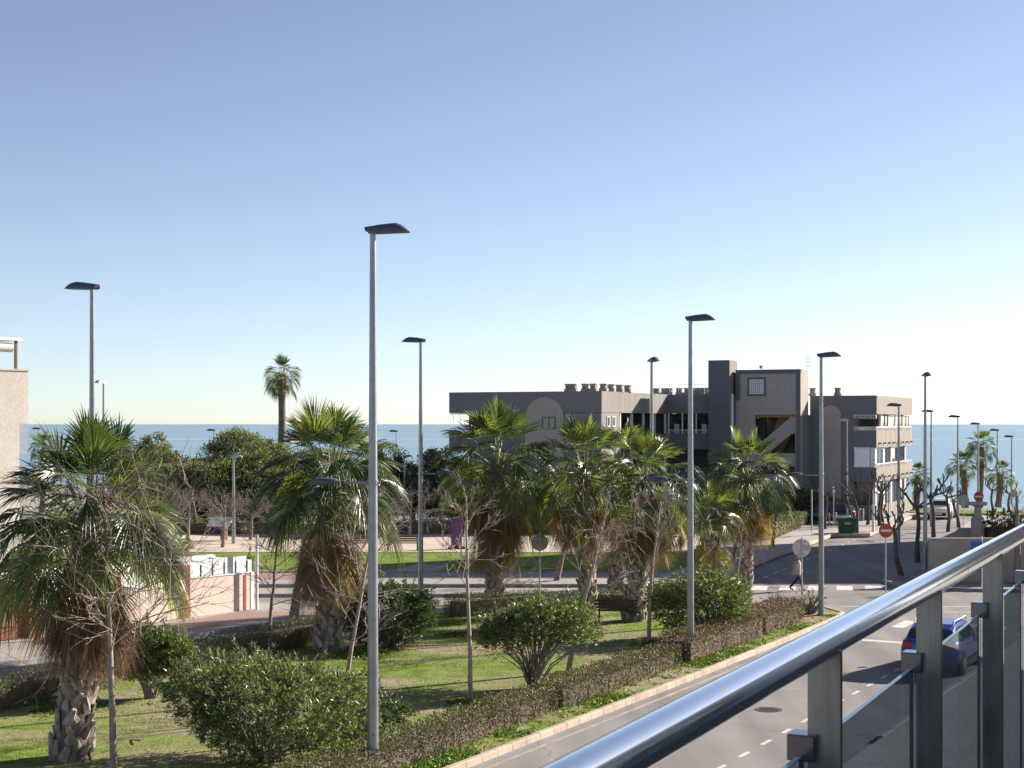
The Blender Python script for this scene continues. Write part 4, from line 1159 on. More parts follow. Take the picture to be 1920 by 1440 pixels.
def hedge(label, path, width, height, dens, seed, mat='hedge', leaf=0.055, z=0.12, group='clipped hedges of the island', name='hedge', rough=0.12, twigs=True, gaps=None):
    rng = np.random.default_rng(seed)
    P = [np.array(p, float) for p in path]
    root = empty(name, (path[0][0], path[0][1], z)); tag(root, label, 'hedge', group)
    o0 = np.array([path[0][0], path[0][1], z])
    Cs = []; Ds = []; tm = MB(); pr = random.Random(seed)
    for a, b in zip(P[:-1], P[1:]):
        L = np.linalg.norm(b - a); d = (b - a) / L; s = np.array([d[1], -d[0]])
        N = int(L * dens)
        t = rng.random(N) * L; 
        th = rng.random(N) * (2 * height + width)
        x = np.where(th < height, -width / 2, np.where(th < height + width, th - height - width / 2, width / 2))
        h = np.where(th < height, th, np.where(th < height + width, height, th - height - width))
        dep = np.abs(rng.normal(size=N)) * rough
        cut = np.array([noise.noise(Vector((float(q) * 0.8, seed * 3.7, 0.0))) for q in t])
        hh = 1 + 0.16 * cut
        nx = np.where(th < height, -1.0, np.where(th < height + width, 0.0, 1.0)); nz = np.where((th >= height) & (th < height + width), 1.0, 0.0)
        x = x - nx * dep * (1 + 0.0) + rng.normal(size=N) * 0.02; h = np.clip(h * hh - nz * dep + rng.normal(size=N) * 0.025, 0.0, None)
        bul = 0.06 * np.array([noise.noise(Vector((float(q) * 1.7, float(hq) * 1.7, seed * 1.3))) for q, hq in zip(t, h)])
        x = x + nx * bul
        p2 = a[None, :] + t[:, None] * d + x[:, None] * s
        Cs.append(np.column_stack([p2, h + z]))
        nn = np.column_stack([nx[:, None] * s, nz + 0.25])
        Ds.append(norm(nn * 0.8 + rng.normal(size=(N, 3)) * 0.7))
        if twigs:
            for q in range(int(L * 22)):
                tt = pr.random() * L; xx = pr.uniform(-width / 2, width / 2)
                b_ = a + d * tt + s * xx * 0.8; e_ = a + d * (tt + pr.uniform(-0.15, 0.15)) + s * xx * 1.05
                tm.tube([(b_[0] - o0[0], b_[1] - o0[1], 0), (e_[0] - o0[0], e_[1] - o0[1], height * pr.uniform(0.85, 1.12))], [0.008, 0.004], 3, False)
        # dim inner mass of stems, so that the hedge is not see-through
    for e_, sg in ((P[0], -1), (P[-1], 1)):
        a, b = (P[0], P[1]) if sg < 0 else (P[-2], P[-1])
        d = (b - a) / np.linalg.norm(b - a); s = np.array([d[1], -d[0]]); N = int(dens * 0.55)
        p2 = e_[None, :] + s * rng.uniform(-width / 2, width / 2, N)[:, None] + d * (sg * (0.02 - np.abs(rng.normal(size=N)) * rough * 0.6))[:, None]
        Cs.append(np.column_stack([p2, z + rng.random(N) * height])); Ds.append(norm(np.column_stack([np.tile(d * sg * 0.8, (N, 1)), np.full(N, 0.2)]) + rng.normal(size=(N, 3)) * 0.6))
    C = np.concatenate(Cs) - o0; D = np.concatenate(Ds)
    inner = MB()
    for a, b in zip(P[:-1], P[1:]):
        d = (b - a) / np.linalg.norm(b - a); s = np.array([d[1], -d[0]]) * (width / 2 - rough * 1.4)
        e1 = a + d * 0.18; e2 = b - d * 0.18
        inner.prism([tuple((e1 - s) - o0[:2]), tuple((e1 + s) - o0[:2]), tuple((e2 + s) - o0[:2]), tuple((e2 - s) - o0[:2])], -0.05, height * 0.72)
    inner.build('stem_core', MT['twig'], root)
    if twigs: tm.build('twigs', MT['twig'], root)
    Q = leaf_quads(C, D, leaf * rng.uniform(0.7, 1.4, len(C)), leaf * 0.55 * rng.uniform(0.7, 1.3, len(C)), rng)
    inst('foliage', quads_mesh('foliage', Q, MT[mat]), root)
    return root
def kl(s, off):
    """point s metres along the near kerb from (-1.02, 33.5), off metres into the island"""
    return (-1.02 + UX * s - NX * off, 33.5 + UY * s - NY * off)
hedge('brownish clipped hedge along the kerb, nearest stretch', [kl(-4.5, 1.35), kl(6.2, 1.35)], 1.0, 0.62, 1500, 1, 'hedge')
hedge('brownish clipped hedge along the kerb below the round bush', [kl(6.6, 1.30), kl(14.6, 1.30)], 0.95, 0.66, 1450, 2, 'hedge')
hedge('reddish clipped hedge along the kerb beyond the second lamp post', [kl(15.3, 1.35), kl(22.5, 1.4), kl(26.8, 1.5)], 1.25, 0.85, 1500, 3, 'hedge_red')
hedge('grey brown hedge at the left edge of the island', [(-15.4, 36.2), (-11.5, 43.2)], 0.9, 0.75, 1300, 4, 'hedge')
hedge('low hedge behind the near oleander beside the lane', [(-10.4, 45.4), (-6.6, 52.4)], 0.9, 0.8, 900, 5, 'hedge_green')
hedge('clipped hedge behind the dark oleander', [(-4.6, 54.6), (-3.2, 56.8)], 0.8, 0.7, 1000, 6, 'hedge')
hedge('clipped hedge along the cross street beyond the lawn', [(-2.4, 58.8), (1.2, 61.3)], 0.8, 0.8, 1000, 7, 'hedge_green')
hedge('clipped hedge behind the park bench', [(3.4, 61.9), (9.6, 62.0)], 0.8, 0.75, 900, 8, 'hedge_green')
hedge('light green clipped hedge beside the sea street pavement', [tl(96, -3.4), tl(111, -4.4)], 1.6, 0.95, 420, 9, 'hedge_green', 0.10, 0.26, 'hedges of the park', twigs=False)
hedge('olive green hedge between the sandy square and the back lawn', [(-13.5, 102.6), (11.6, 102.6)], 1.2, 1.0, 320, 10, 'hedge_green', 0.11, 0.1, 'hedges of the park', twigs=False)
hedge('dark hedge behind the sandy square at the left', [(-34, 103.2), (-15.2, 102.8)], 1.2, 1.1, 260, 11, 'evergreen', 0.12, 0.1, 'hedges of the park', twigs=False)

def leafy_tree(label, base, width, height, seed, clumps, per, mat='evergreen', leaf=(0.20, 0.10), trunk_h=0.3, group='trees behind the square', name='leafy_tree', spread_y=0.8, bark='bark_grey', loose=0.5):
    rng = np.random.default_rng(seed); pr = random.Random(seed)
    root = empty(name, base); tag(root, label, 'tree', group)
    f1 = lumps(rng, 12, 0.35)
    f = lambda D_: np.clip(f1(D_), 0.65, 1.02)
    D = norm(rng.normal(size=(clumps, 3)))
    rr = (0.35 + 0.65 * rng.random(clumps) ** 0.5) * f(D)
    cz = height * (trunk_h + 1) / 2; hz = height * (1 - trunk_h) / 2
    C = np.stack([D[:, 0] * rr * width / 2, D[:, 1] * rr * width / 2 * spread_y, cz + D[:, 2] * rr * hz], 1)
    C[:, 2] = np.clip(C[:, 2], 0.3, None)
    tmb = MB()
    tp = [Vector((0, 0, -0.1)), Vector((pr.uniform(-0.15, 0.15), pr.uniform(-0.1, 0.1), height * trunk_h)), Vector((pr.uniform(-0.3, 0.3), pr.uniform(-0.2, 0.2), height * 0.62))]
    tmb.tube(tp, [0.17, 0.13, 0.06], 8).build('trunk', MT[bark], root, smooth=True)
    lm = MB()
    for i in range(min(clumps, 26)):
        e = Vector(C[i]); s_ = tp[1].lerp(tp[2], pr.random())
        lm.tube([s_, s_.lerp(e, 0.5) + Vector((0, 0, 0.12)), e], [0.05, 0.03, 0.01], 5, False)
    lm.build('limbs', MT[bark], root)
    cs = rng.uniform(0.28, 0.55, clumps) * width / 4.0
    idx = np.repeat(np.arange(clumps), per)
    G = rng.normal(size=(len(idx), 3)); G = norm(G) * (rng.random(len(idx)) ** loose)[:, None]
    Pn = C[idx] + G * cs[idx][:, None] * np.array([1, 1, 0.8])
    dr = norm(G + rng.normal(size=G.shape) * 0.8 + np.array([0, 0, 0.25]))
    Q = leaf_quads(Pn, dr, rng.uniform(0.6, 1.3, len(Pn)) * leaf[0], rng.uniform(0.7, 1.3, len(Pn)) * leaf[1], rng)
    inst('crown', quads_mesh('crown', Q, MT[mat]), root)
    return root
# (px centre, top row, distance, width px, material, label)
LT = [(287, 812, 118, 62, 'tamarisk', 'grey green tree rising left of the far park lamps'), (325, 832, 112, 105, 'evergreen', 'dense dark tree behind the near palm'),
      (382, 838, 114, 90, 'evergreen', 'dense green tree beside the tree with the pointed top'), (446, 798, 116, 90, 'tamarisk', 'grey green tree with pointed top above the sea horizon'),
      (470, 850, 110, 100, 'evergreen', 'dark tree below the tall slender palm'), (550, 832, 112, 100, 'evergreen', 'dark leafy tree right of the tall slender palm'),
      (500, 826, 122, 60, 'tamarisk', 'grey green tree at the foot of the tall slender palm'),
      (620, 838, 113, 90, 'evergreen', 'dark tree behind the skirted palm'), (716, 838, 113, 75, 'evergreen', 'dark tree just right of the tallest lamp post'),
      (826, 842, 112, 84, 'tamarisk', 'olive green tree at the left end of the grey building'), (890, 870, 106, 90, 'evergreen', 'green tree below the left terraces of the building'),
      (775, 900, 110, 70, 'drybrown', 'dry brownish tree between the two lamp posts'), (975, 905, 104, 90, 'evergreen', 'green tree behind the centre palm'),
      (250, 860, 120, 60, 'evergreen', 'dark tree at the left end of the park'), (352, 862, 109, 80, 'tamarisk', 'low grey green tree before the pointed tree'), (420, 868, 108, 90, 'evergreen', 'low dense tree above the pale park lamp'), (500, 872, 108, 80, 'tamarisk', 'low olive tree left of the skirted palm'), (660, 862, 109, 80, 'evergreen', 'low dense tree behind the tallest lamp post'), (1060, 915, 104, 80, 'drybrown', 'dry tree before the galleries of the building'), (1250, 930, 100, 90, 'evergreen', 'green tree behind the palm trio')]
for j, (px, ty, Yd, wp, mt_, lb) in enumerate(LT):
    wd = wp * Yd / F * 1.6; c = at(px, ty, Yd)
    leafy_tree(lb, (c.x, Yd, 0.1), wd, c.z * 0.97, 200 + j, int(60 + wd * 26), 130, mt_, (0.18, 0.085) if mt_ != 'drybrown' else (0.15, 0.05), 0.10 if mt_ != 'drybrown' else 0.3, loose=0.6)
for j, (px, by, ty, wp, lb) in enumerate(((352, 1010, 905, 1.9, 'bare brown tree left in the park, behind the glass fence'), (418, 1026, 915, 2.0, 'bare brown tree with straight grey trunk in the park'), (300, 1000, 900, 2.0, 'bare brown tree partly hidden by the near palm'),
                                   (470, 1012, 910, 2.0, 'bare brown tree behind the park lamp'), (768, 1006, 905, 1.9, 'bare brown tree beyond the square between two lamp posts'))):
    g = gp(px, by, 0.2)
    bare_tree(lb, g, at(px + 4, ty + 38, g.y), 120 + j, 0.42, 2.3, 14, 0.13, 'bark_grey', 4, 'bare trees in the park', twig=0.028, up=0.06)

# ------------------------------------------------------------------ grass, weeds (stuff)
def inside(poly, X, Y):
    r = np.zeros(len(X), bool); n = len(poly)
    for i in range(n):
        x0, y0 = poly[i]; x1, y1 = poly[(i + 1) % n]
        c = ((y0 > Y) != (y1 > Y)) & (X < (x1 - x0) * (Y - y0) / (y1 - y0 + 1e-12) + x0)
        r ^= c
    return r
rng = np.random.default_rng(77)
N = 150000
X = rng.uniform(-23, 13, N); Y = rng.uniform(27, 63, N)
ok = inside(KR + KT, X, Y) & (X / Y < 0.34) & (X / Y > -0.36)
X, Y = X[ok], Y[ok]
nv = np.array([noise.noise(Vector((float(x) * 0.17, float(y) * 0.30, 3.1))) + 0.5 * noise.noise(Vector((float(x) * 0.9, float(y) * 0.9, 9.0))) for x, y in zip(X, Y)])
keep = rng.random(len(X)) < np.clip(0.5 + nv * 1.1, 0.05, 1)
X, Y = X[keep], Y[keep]
C = np.column_stack([X, Y, np.full(len(X), 0.11)])
D = norm(np.column_stack([rng.normal(size=(len(X), 2)) * 0.55, np.ones(len(X))]))
Q = leaf_quads(C, D, rng.uniform(0.04, 0.10, len(X)), rng.uniform(0.012, 0.03, len(X)), rng, 0.1)
tag(inst('grass', quads_mesh('grass', Q, MT['grass'])), 'short patchy grass growing on the planted island', 'grass', kind='stuff')
N = 9000
s = rng.uniform(-6, 29, N); off = rng.uniform(0.2, 0.95, N)
nv = np.array([noise.noise(Vector((float(q) * 0.5, 1.7, 0))) for q in s])
keep = rng.random(N) < np.clip(0.30 + nv * 1.9, 0.02, 1)
s, off = s[keep], off[keep]
C = np.column_stack([-1.02 + UX * s - NX * off, 33.5 + UY * s - NY * off, np.full(len(s), 0.11)])
C = np.repeat(C, 5, 0) + rng.normal(size=(len(C) * 5, 3)) * np.array([0.07, 0.07, 0.0])
D = norm(rng.normal(size=C.shape) * np.array([0.8, 0.8, 0.1]) + np.array([0, 0, 0.7]))
Q = leaf_quads(C, D, rng.uniform(0.06, 0.16, len(C)), rng.uniform(0.03, 0.06, len(C)), rng, 0.2)
tag(inst('weeds', quads_mesh('weeds', Q, MT['weed'])), 'bright green weeds between the hedge and the kerb', 'weeds', kind='stuff')
pads = [(gp(883, 1322, 0.1), 0.75, 130), (gp(1063, 1268, 0.1), 0.6, 110), (gp(1217, 1210, 0.1), 0.7, 110), (gp(640, 1392, 0.1), 0.8, 150), (gp(120, 1330, 0.1), 1.3, 160), (gp(690, 1232, 0.1), 1.2, 150), (gp(860, 1192, 0.1), 1.0, 120), (gp(330, 1292, 0.1), 1.0, 120)]
for j, (c, r_, n_) in enumerate(pads):
    pass
C = np.concatenate([np.column_stack([c.x + rng.normal(size=n_ * 4) * r_ * 0.35, c.y + rng.normal(size=n_ * 4) * r_ * 0.35, np.full(n_ * 4, 0.11)]) for c, r_, n_ in pads])
D = norm(rng.normal(size=C.shape) * np.array([0.8, 0.8, 0.1]) + np.array([0, 0, 0.6]))
Q = leaf_quads(C, D, rng.uniform(0.08, 0.24, len(C)), rng.uniform(0.03, 0.07, len(C)), rng, 0.2)
tag(inst('ground_weeds', quads_mesh('ground_weeds', Q, MT['weed'])), 'clumps of weeds around the tree feet on the lawn', 'weeds', kind='stuff')

# dead fronds that have dropped on the lawn
for j, (px, py, rz, lb) in enumerate(((262, 1392, 0.6, 'fallen dead frond on the bare ground right of the near palm'), (560, 1262, 2.2, 'fallen dead frond at the foot of the skirted palm'), (905, 1215, 4.0, 'fallen dead frond on the lawn left of the round bush'), (1150, 1205, 5.1, 'fallen dead frond on the dry grass by the park bench'))):
    g = gp(px, py, 0.16)
    o = inst('fallen_frond', DEAD[(j * 2 + 1) % 6], None, (g.x, g.y, 0.2), (R(66 + 4 * j), 0.1, rz), (0.75, 0.75, 0.75))
    tag(o, lb, 'frond', 'fallen palm fronds')
# ------------------------------------------------------------------ street lamps
def lamp_head_mesh(mats):
    """shell shaped lantern: flat underside, swelling back, pointed nose along +X"""
    prof = [(-0.17, 0.155), (-0.12, 0.07), (-0.04, 0.012), (0.10, 0.0), (0.45, 0.008), (0.78, 0.03), (0.70, 0.11), (0.60, 0.185), (0.48, 0.225), (0.2, 0.205)]
    rings = []
    for y, s_, e_ in ((-0.175, 0.10, 0.90), (-0.155, 0.55, 0.96), (-0.10, 0.90, 0.99), (0, 1.0, 1.0), (0.10, 0.90, 0.99), (0.155, 0.55, 0.96), (0.175, 0.10, 0.90)):
        rings.append([(0.3 + (x - 0.3) * e_, y, z * s_ + 0.02 * (1 - s_)) for x, z in prof])
    return MB().loft(rings).mesh('lamp_head', mats, True)
HEAD = lamp_head_mesh([MT['lamp']])
HEAD_PALE = lamp_head_mesh([MT['lamp_light']])
def low_head_mesh():
    rings = []
    for x, w_, h0, h1 in ((0.0, 0.05, 0.03, 0.05), (0.12, 0.06, 0.03, 0.055), (0.16, 0.12, -0.02, 0.085), (0.30, 0.145, -0.055, 0.105), (0.50, 0.14, -0.06, 0.105), (0.66, 0.10, -0.06, 0.07), (0.76, 0.035, -0.055, -0.01)):
        rings.append([(x, w_ * math.cos(a), (h1 if math.sin(a) > 0 else -h0 * 0 + h0) * abs(math.sin(a)) if False else ((h1 + h0) / 2 + (h1 - h0) / 2 * max(-0.9, math.sin(a)))) for a in [2 * math.pi * k / 12 for k in range(12)]])
    return MB().loft(rings).mesh('arm_lantern', [MT['lamp']], True)
LOWHEAD = low_head_mesh()
DOORM = MB().box(-0.045, 0.045, -0.012, 0.012, -0.19, 0.19).mesh('hatch', MT['galv'])
BOLTM = MB().lathe([(0.018, 0), (0.018, 0.014)], (0, 0, 0), 8, 'Y').mesh('bolt', MT['black'])
def lamp(label, x, y, h, az, arm_z=None, arm_az=None, r=0.10, head='dark', detail=True, hs=1.0, group='tall street lamps', z0=0.12, pole='galv'):
    root = empty('street_lamp', (x, y, z0)); tag(root, label, 'street lamp', group)
    hh = h - z0
    MB().tube([(0, 0, -0.1), (0, 0, 0.3), (0, 0, hh * 0.5), (0, 0, hh)], [r, r, r * 0.80, r * 0.52], 20 if detail else 10).build('pole', MT[pole], root, smooth=True)
    inst('lamp_head', HEAD if head == 'dark' else HEAD_PALE, root, (0, 0, hh - 0.01), (0, -0.02, az), (hs, hs, hs))
    if detail:
        fa = math.atan2(-y, -x)      # hatch faces the street walker
        d = inst('hatch', DOORM, root, (math.cos(fa) * r * 0.98, math.sin(fa) * r * 0.98, 0.72), (0, 0, fa + math.pi / 2), (0.8, 1, 1))
        for dz in (-0.15, 0.15): inst('bolt', BOLTM, d, (0, -0.008, dz), (0, 0, math.pi))
        MB().lathe([(r * 1.9, 0), (r * 1.9, 0.03), (r * 1.2, 0.035), (r * 1.06, 0.12)], (0, 0, 0), 16).build('base_collar', MT[pole], root)
    if arm_z is not None:
        c_, s_ = math.cos(arm_az), math.sin(arm_az)
        az_ = arm_z - z0
        MB().tube([(-c_ * 0.16, -s_ * 0.16, az_), (c_ * 0.62, s_ * 0.62, az_ + 0.0)], 0.03, 10).build('arm', MT['galv'], root, smooth=True)
        MB().lathe([(r * 0.95, -0.06), (r * 0.95, 0.06)], (0, 0, az_), 14).build('arm_clamp', MT['galv'], root)
        inst('arm_lantern', LOWHEAD, root, (c_ * 0.60, s_ * 0.60, az_), (0, 0, arm_az))
    return root
aN = math.atan2(NY, NX)                 # heads over the road, to the right
def topz(py, Y): return EYE - (py - HY) / F * Y
lamp('tallest street lamp in front, with a lower side lantern', -2.92, 32.3, topz(438, 32.3), aN + R(24), topz(905, 32.3), math.pi - R(4), 0.122)
lamp('street lamp rising from the kerb hedge, with a lower side lantern', 5.57, 48.0, topz(602, 48.0), aN + R(20), topz(899, 48.0), math.pi - R(8), 0.115)
lamp('street lamp at the island tip, with a lower side lantern', 11.92, 59.3, topz(670, 59.3), aN + R(15), topz(891, 59.3), math.pi - R(10), 0.115)
lamp('street lamp behind the near palm, head turned left', -11.3, 41.4, topz(543, 41.4), aN + math.pi + R(16), None, None, 0.11)
lamp('street lamp left of the grey building, head turned left', -3.55, 59.8, topz(642, 59.8), aN + math.pi + R(10), topz(888, 59.8), aN + R(20), 0.11)
lamp('street lamp with end-on head before the building galleries', 6.12, 67.4, topz(679, 67.4), R(-80), None, None, 0.11)
lamp('street lamp with end-on head on the corner pavement at the right', 20.9, 77.8, topz(706, 77.8), R(-92), None, None, 0.11)
LL = [(1685, 762, 93.0, 'lamp over the no entry sign, head turned left'), (1746, 773, 112.0, 'lamp behind the end-on corner lamp, head turned left'), (1796, 783, 114.5, 'lamp right of the white car, head turned left'),
      (1834, 796, 134.0, 'lamp in front of the tallest shore palm'), (1870, 808, 141.0, 'second lamp from the right edge, beside the shore palms'), (1897, 820, 143.0, 'rightmost lamp on the promenade')]
for px, py, Yd, lb in LL:
    lamp(lb, (px - CX) / F * Yd, Yd, topz(py, Yd), math.pi - R(6), None, None, 0.10, detail=False, group='lamps along the sea street', hs=0.95)
lamp('pale lamp in front of the right arch of the building', (1588 - CX) / F * 110, 110.0, topz(790, 110), math.pi - R(5), None, None, 0.085, 'pale', False, 0.8, 'lamps along the sea street', 0.26)
lamp('lamp with rounded head just right of the left lamp, above the near palm', (194 - CX) / F * 101, 101.0, topz(719, 101), R(250), None, None, 0.11, 'pale', False, 1.05, 'lamps of the park')
for px, py, Yd, lb in ((73, 805, 148, 'far promenade lamp beside the villa at the left edge'), (401, 808, 142, 'far promenade lamp above the dark trees'), (743, 810, 140, 'far promenade lamp right of the tallest lamp post')):
    lamp(lb, (px - CX) / F * Yd, Yd, topz(py, Yd), math.pi, None, None, 0.08, 'dark', False, 0.9, 'lamps of the promenade', 0.0)
lamp('pale park lamp between the bare brown trees', (438 - CX) / F * 94, 94.0, topz(858, 94), 0.0, None, None, 0.12, 'pale', False, 0.75, 'lamps of the park', 0.2)
lamp('dark park lamp between two street lamps near the shore', (758 - CX) / F * 102, 102.0, topz(857, 102), R(8), None, None, 0.08, 'dark', False, 0.75, 'lamps of the park', 0.2, 'lamp')

# ------------------------------------------------------------------ signs
def text(name, s, size, loc, rot, mat, parent, align='CENTER'):
    cu = bpy.data.curves.new(name, 'FONT'); cu.body = s; cu.size = size; cu.align_x = align; cu.align_y = 'CENTER'; cu.extrude = 0.002
    cu.materials.append(mat)
    tmp = bpy.data.objects.new(name, cu); col.objects.link(tmp)
    me = bpy.data.meshes.new_from_object(tmp.evaluated_get(bpy.context.evaluated_depsgraph_get()))
    bpy.data.objects.remove(tmp)
    return inst(name, me, parent, loc, rot)
def disc(mb, r, y0, y1, z, sides=36, x=0): return mb.lathe([(r, y0), (r, y1)], (x, 0, z), sides, 'Y')
def sign_post(label, base, h, zc, r, kind, group, rz=0.0, post_r=0.028, post='steelpost', name='road_sign'):
    root = empty(name, base, rz); tag(root, label, 'sign', group)
    if kind == 'entry':
        MB().tube([(0, 0.035, -0.1), (0, 0.035, h)], post_r, 10).build('post', MT[post], root, smooth=True)
        p = disc(MB(), r, -0.012, 0.0, zc).build('plate', MT['sign_grey'], root)
        disc(MB(), r * 0.985, -0.020, -0.0125, zc).build('red_face', MT['red_sign'], p)
        MB().box(-r * 0.74, r * 0.74, -0.027, -0.0205, zc - r * 0.17, zc + r * 0.17).build('bar', MT['white'], p)
    elif kind == 'taxi':
        MB().tube([(0, -0.045, -0.1), (0, -0.045, h)], post_r, 10).build('post', MT[post], root, smooth=True)
        p = disc(MB(), r, -0.008, 0.006, zc).build('plate', MT['sign_cream' if 'tip' in label else 'sign_grey'], root)
        sgn = 1 if 'tip' in label else -1
        text('lettering', 'TAXI', r * 0.36, (sgn * r * 0.53, -0.012, zc + r * 0.10), (R(90), 0, 0), MT['ink'], p)
        text('lettering', '0-24 H', r * 0.26, (sgn * r * 0.53, -0.012, zc - r * 0.20), (R(90), 0, 0), MT['ink'], p)
        for dz in (0.68, -0.68):
            MB().box(-r * 0.42, r * 0.42, -0.03, -0.0085, zc + r * dz - 0.02, zc + r * dz + 0.02).build('bracket', MT['sign_grey'], p)
    elif kind == 'back':
        MB().tube([(0, -0.04, -0.1), (0, -0.04, h)], post_r, 10).build('post', MT[post], root, smooth=True)
        disc(MB(), r, -0.008, 0.006, zc).build('plate', MT['sign_grey'], root)
    return root
g = gp(1661, 1106, 0.13); zc = topz(995, g.y) - 0.13
sign_post('red no entry sign with white bar on the near corner pavement', g, zc + 0.3, zc, 0.315, 'entry', 'no entry signs')
c = at(1835, 931, 96.0)
sign_post('small far no entry sign above the concrete pillar', (c.x, 96.0, 0.12), c.z + 0.1, c.z - 0.12, 0.31, 'entry', 'no entry signs')
g = gp(1503, 1146, 0.12); zc = topz(1027, g.y) - 0.12
sign_post('round cream taxi stand sign at the tip of the island', g, zc + 0.42, zc, 0.36, 'taxi', 'taxi stand signs')
c = at(1012, 1017, 60.5)
sign_post('round grey taxi stand sign between the centre palm and the trio', (c.x, 60.5, 0.12), c.z + 0.3, c.z - 0.12, 0.335, 'taxi', 'taxi stand signs')
for px, py, Yd, r_, lb in ((1806, 938, 108.0, 0.42, 'round sign seen from behind, right of the white car'), (1901, 925, 126.0, 0.32, 'small round sign seen from behind at the far right'), (1781, 918, 118.0, 0.3, 'pale round sign behind the knuckled trees')):
    c = at(px, py, Yd); sign_post(lb, (c.x, Yd, 0.1), c.z + 0.2, c.z - 0.1, r_, 'back', 'signs seen from behind')
# blue plate on a white pole by the corner wall
root = empty('parking_sign', (20.95, 67.0 + 1.9, 0.13)); tag(root, 'blue rectangular plate on a thin white pole before the concrete wall', 'sign', 'other signs')
MB().tube([(0.1, 0, -0.1), (0.1, 0, 2.35)], 0.03, 10).build('post', MT['white'], root, smooth=True)
MT['blue_sign'] = plain('blue_sign_face', (0.03, 0.13, 0.38), 0.5)
MB().box(-0.42, 0.10, -0.05, -0.035, 1.72, 2.12).build('plate', MT['blue_sign'], root)
# thin posts and bollards along the sea street
for j, (px, py0, py1, lb) in enumerate(((1522, 918, 995, 'slim steel post left of the parked dark car'), (1563, 914, 986, 'slim steel post with a pale box on top, before the dark car'), (1637, 918, 998, 'steel post with white sleeve right of the waste container'), (1666, 919, 984, 'slim steel post above the no entry disc'))):
    g = gp(px, py1, 0.26)
    root = empty('steel_post', g); tag(root, lb, 'post', 'slim posts by the sea street')
    hh = topz(py0, g.y) - 0.26
    MB().tube([(0, 0, -0.1), (0, 0, hh)], 0.05, 10).build('shaft', MT['steelpost'], root, smooth=True)
    if j == 1: MB().box(-0.08, 0.08, -0.08, 0.08, hh - 0.35, hh + 0.05).build('box', MT['white'], root)
    if j == 2: MB().tube([(0, 0, 0.05), (0, 0, hh * 0.66)], 0.085, 10).build('sleeve', MT['white'], root, smooth=True)
bm = MB().lathe([(0.075, 0), (0.075, 0.72), (0.06, 0.74), (0.06, 0.78), (0.08, 0.80), (0.08, 0.88), (0.05, 0.92)], (0, 0, 0), 12).mesh('bollard', MT['sign_grey'], True)
for j, (px, py) in enumerate(((1515, 979), (1555, 986), (1567, 985), (1612, 977), (1618, 977))):
    o = inst('bollard', bm, None, gp(px, py, 0.26))
    tag(o, ('short grey bollard in front of the bonnet of the dark car', 'left bollard of the pair before the dark car', 'right bollard of the pair before the dark car', 'left bollard of the pair right of the dark car', 'right bollard of the pair right of the dark car')[j], 'bollard', 'bollards by the parking bay')
rkm = MB().tube([(-0.3, 0, -0.05), (-0.3, 0, 0.62), (-0.2, 0, 0.75), (0.2, 0, 0.75), (0.3, 0, 0.62), (0.3, 0, -0.05)], 0.03, 8).mesh('bike_rack', MT['steelpost'], True)
for j in range(3):
    o = inst('bike_rack', rkm, None, gp(1571 + 9 * j, 988, 0.26), (0, 0, R(15)))
    tag(o, ('first hoop of the bicycle rack behind the waste container', 'middle hoop of the bicycle rack behind the waste container', 'last hoop of the bicycle rack behind the waste container')[j], 'bike rack', 'bicycle hoops')

# ------------------------------------------------------------------ waste container
MT['bin'] = plain('green_container', (0.022, 0.075, 0.048), 0.45, 0, 0.4)
g = gp(1588, 1007, 0.0)
root = empty('waste_container', (g.x, g.y, 0.0), R(-6)); tag(root, 'green wheeled waste container standing at the kerb', 'container')
rings = []
for z, hw, hd in ((0.20, 0.50, 0.36), (0.30, 0.53, 0.39), (0.85, 0.585, 0.47), (1.14, 0.61, 0.50)):
    rings.append([(-hw, -hd, z), (hw, -hd, z), (hw, hd, z), (-hw, hd, z)])
MB().loft(rings).build('body', MT['bin'], root, bevel=0.03)
MB().box(-0.655, 0.655, -0.545, -0.46, 1.08, 1.16).box(-0.655, 0.655, 0.46, 0.545, 1.08, 1.16).box(-0.655, -0.6, -0.46, 0.46, 1.08, 1.16).box(0.6, 0.655, -0.46, 0.46, 1.08, 1.16).build('rim', MT['bin'], root, bevel=0.015)
lid = []
for k in range(7):
    a = math.pi * k / 6
    lid.append([(x, -0.52 * math.cos(a), 1.165 + 0.17 * math.sin(a)) for x in (-0.63, 0.63)])
lm = MB()
for k in range(6): lm.add([lid[k][0], lid[k][1], lid[k + 1][1], lid[k + 1][0]], [(0, 1, 2, 3)])
lm.add([p[0] for p in lid], [tuple(range(7))]); lm.add([p[1] for p in lid][::-1], [tuple(range(7))])
lm.build('lid', MT['bin'], root)
MB().box(-0.21, 0.21, -0.5, -0.485, 0.86, 1.02).build('label_plate', MT['sign_grey'], root)
for sx in (-1, 1): MB().tube([(sx * 0.655, 0, 1.05), (sx * 0.74, 0, 1.05)], 0.03, 8).build('trunnion', MT['bin'], root)
for sx in (-1, 1):
    for sy in (-1, 1):
        MB().lathe([(0.04, -0.025), (0.10, -0.025), (0.10, 0.025), (0.04, 0.025)], (sx * 0.42, sy * 0.3, 0.10), 14, 'X').build('wheel', MT['black'], root)

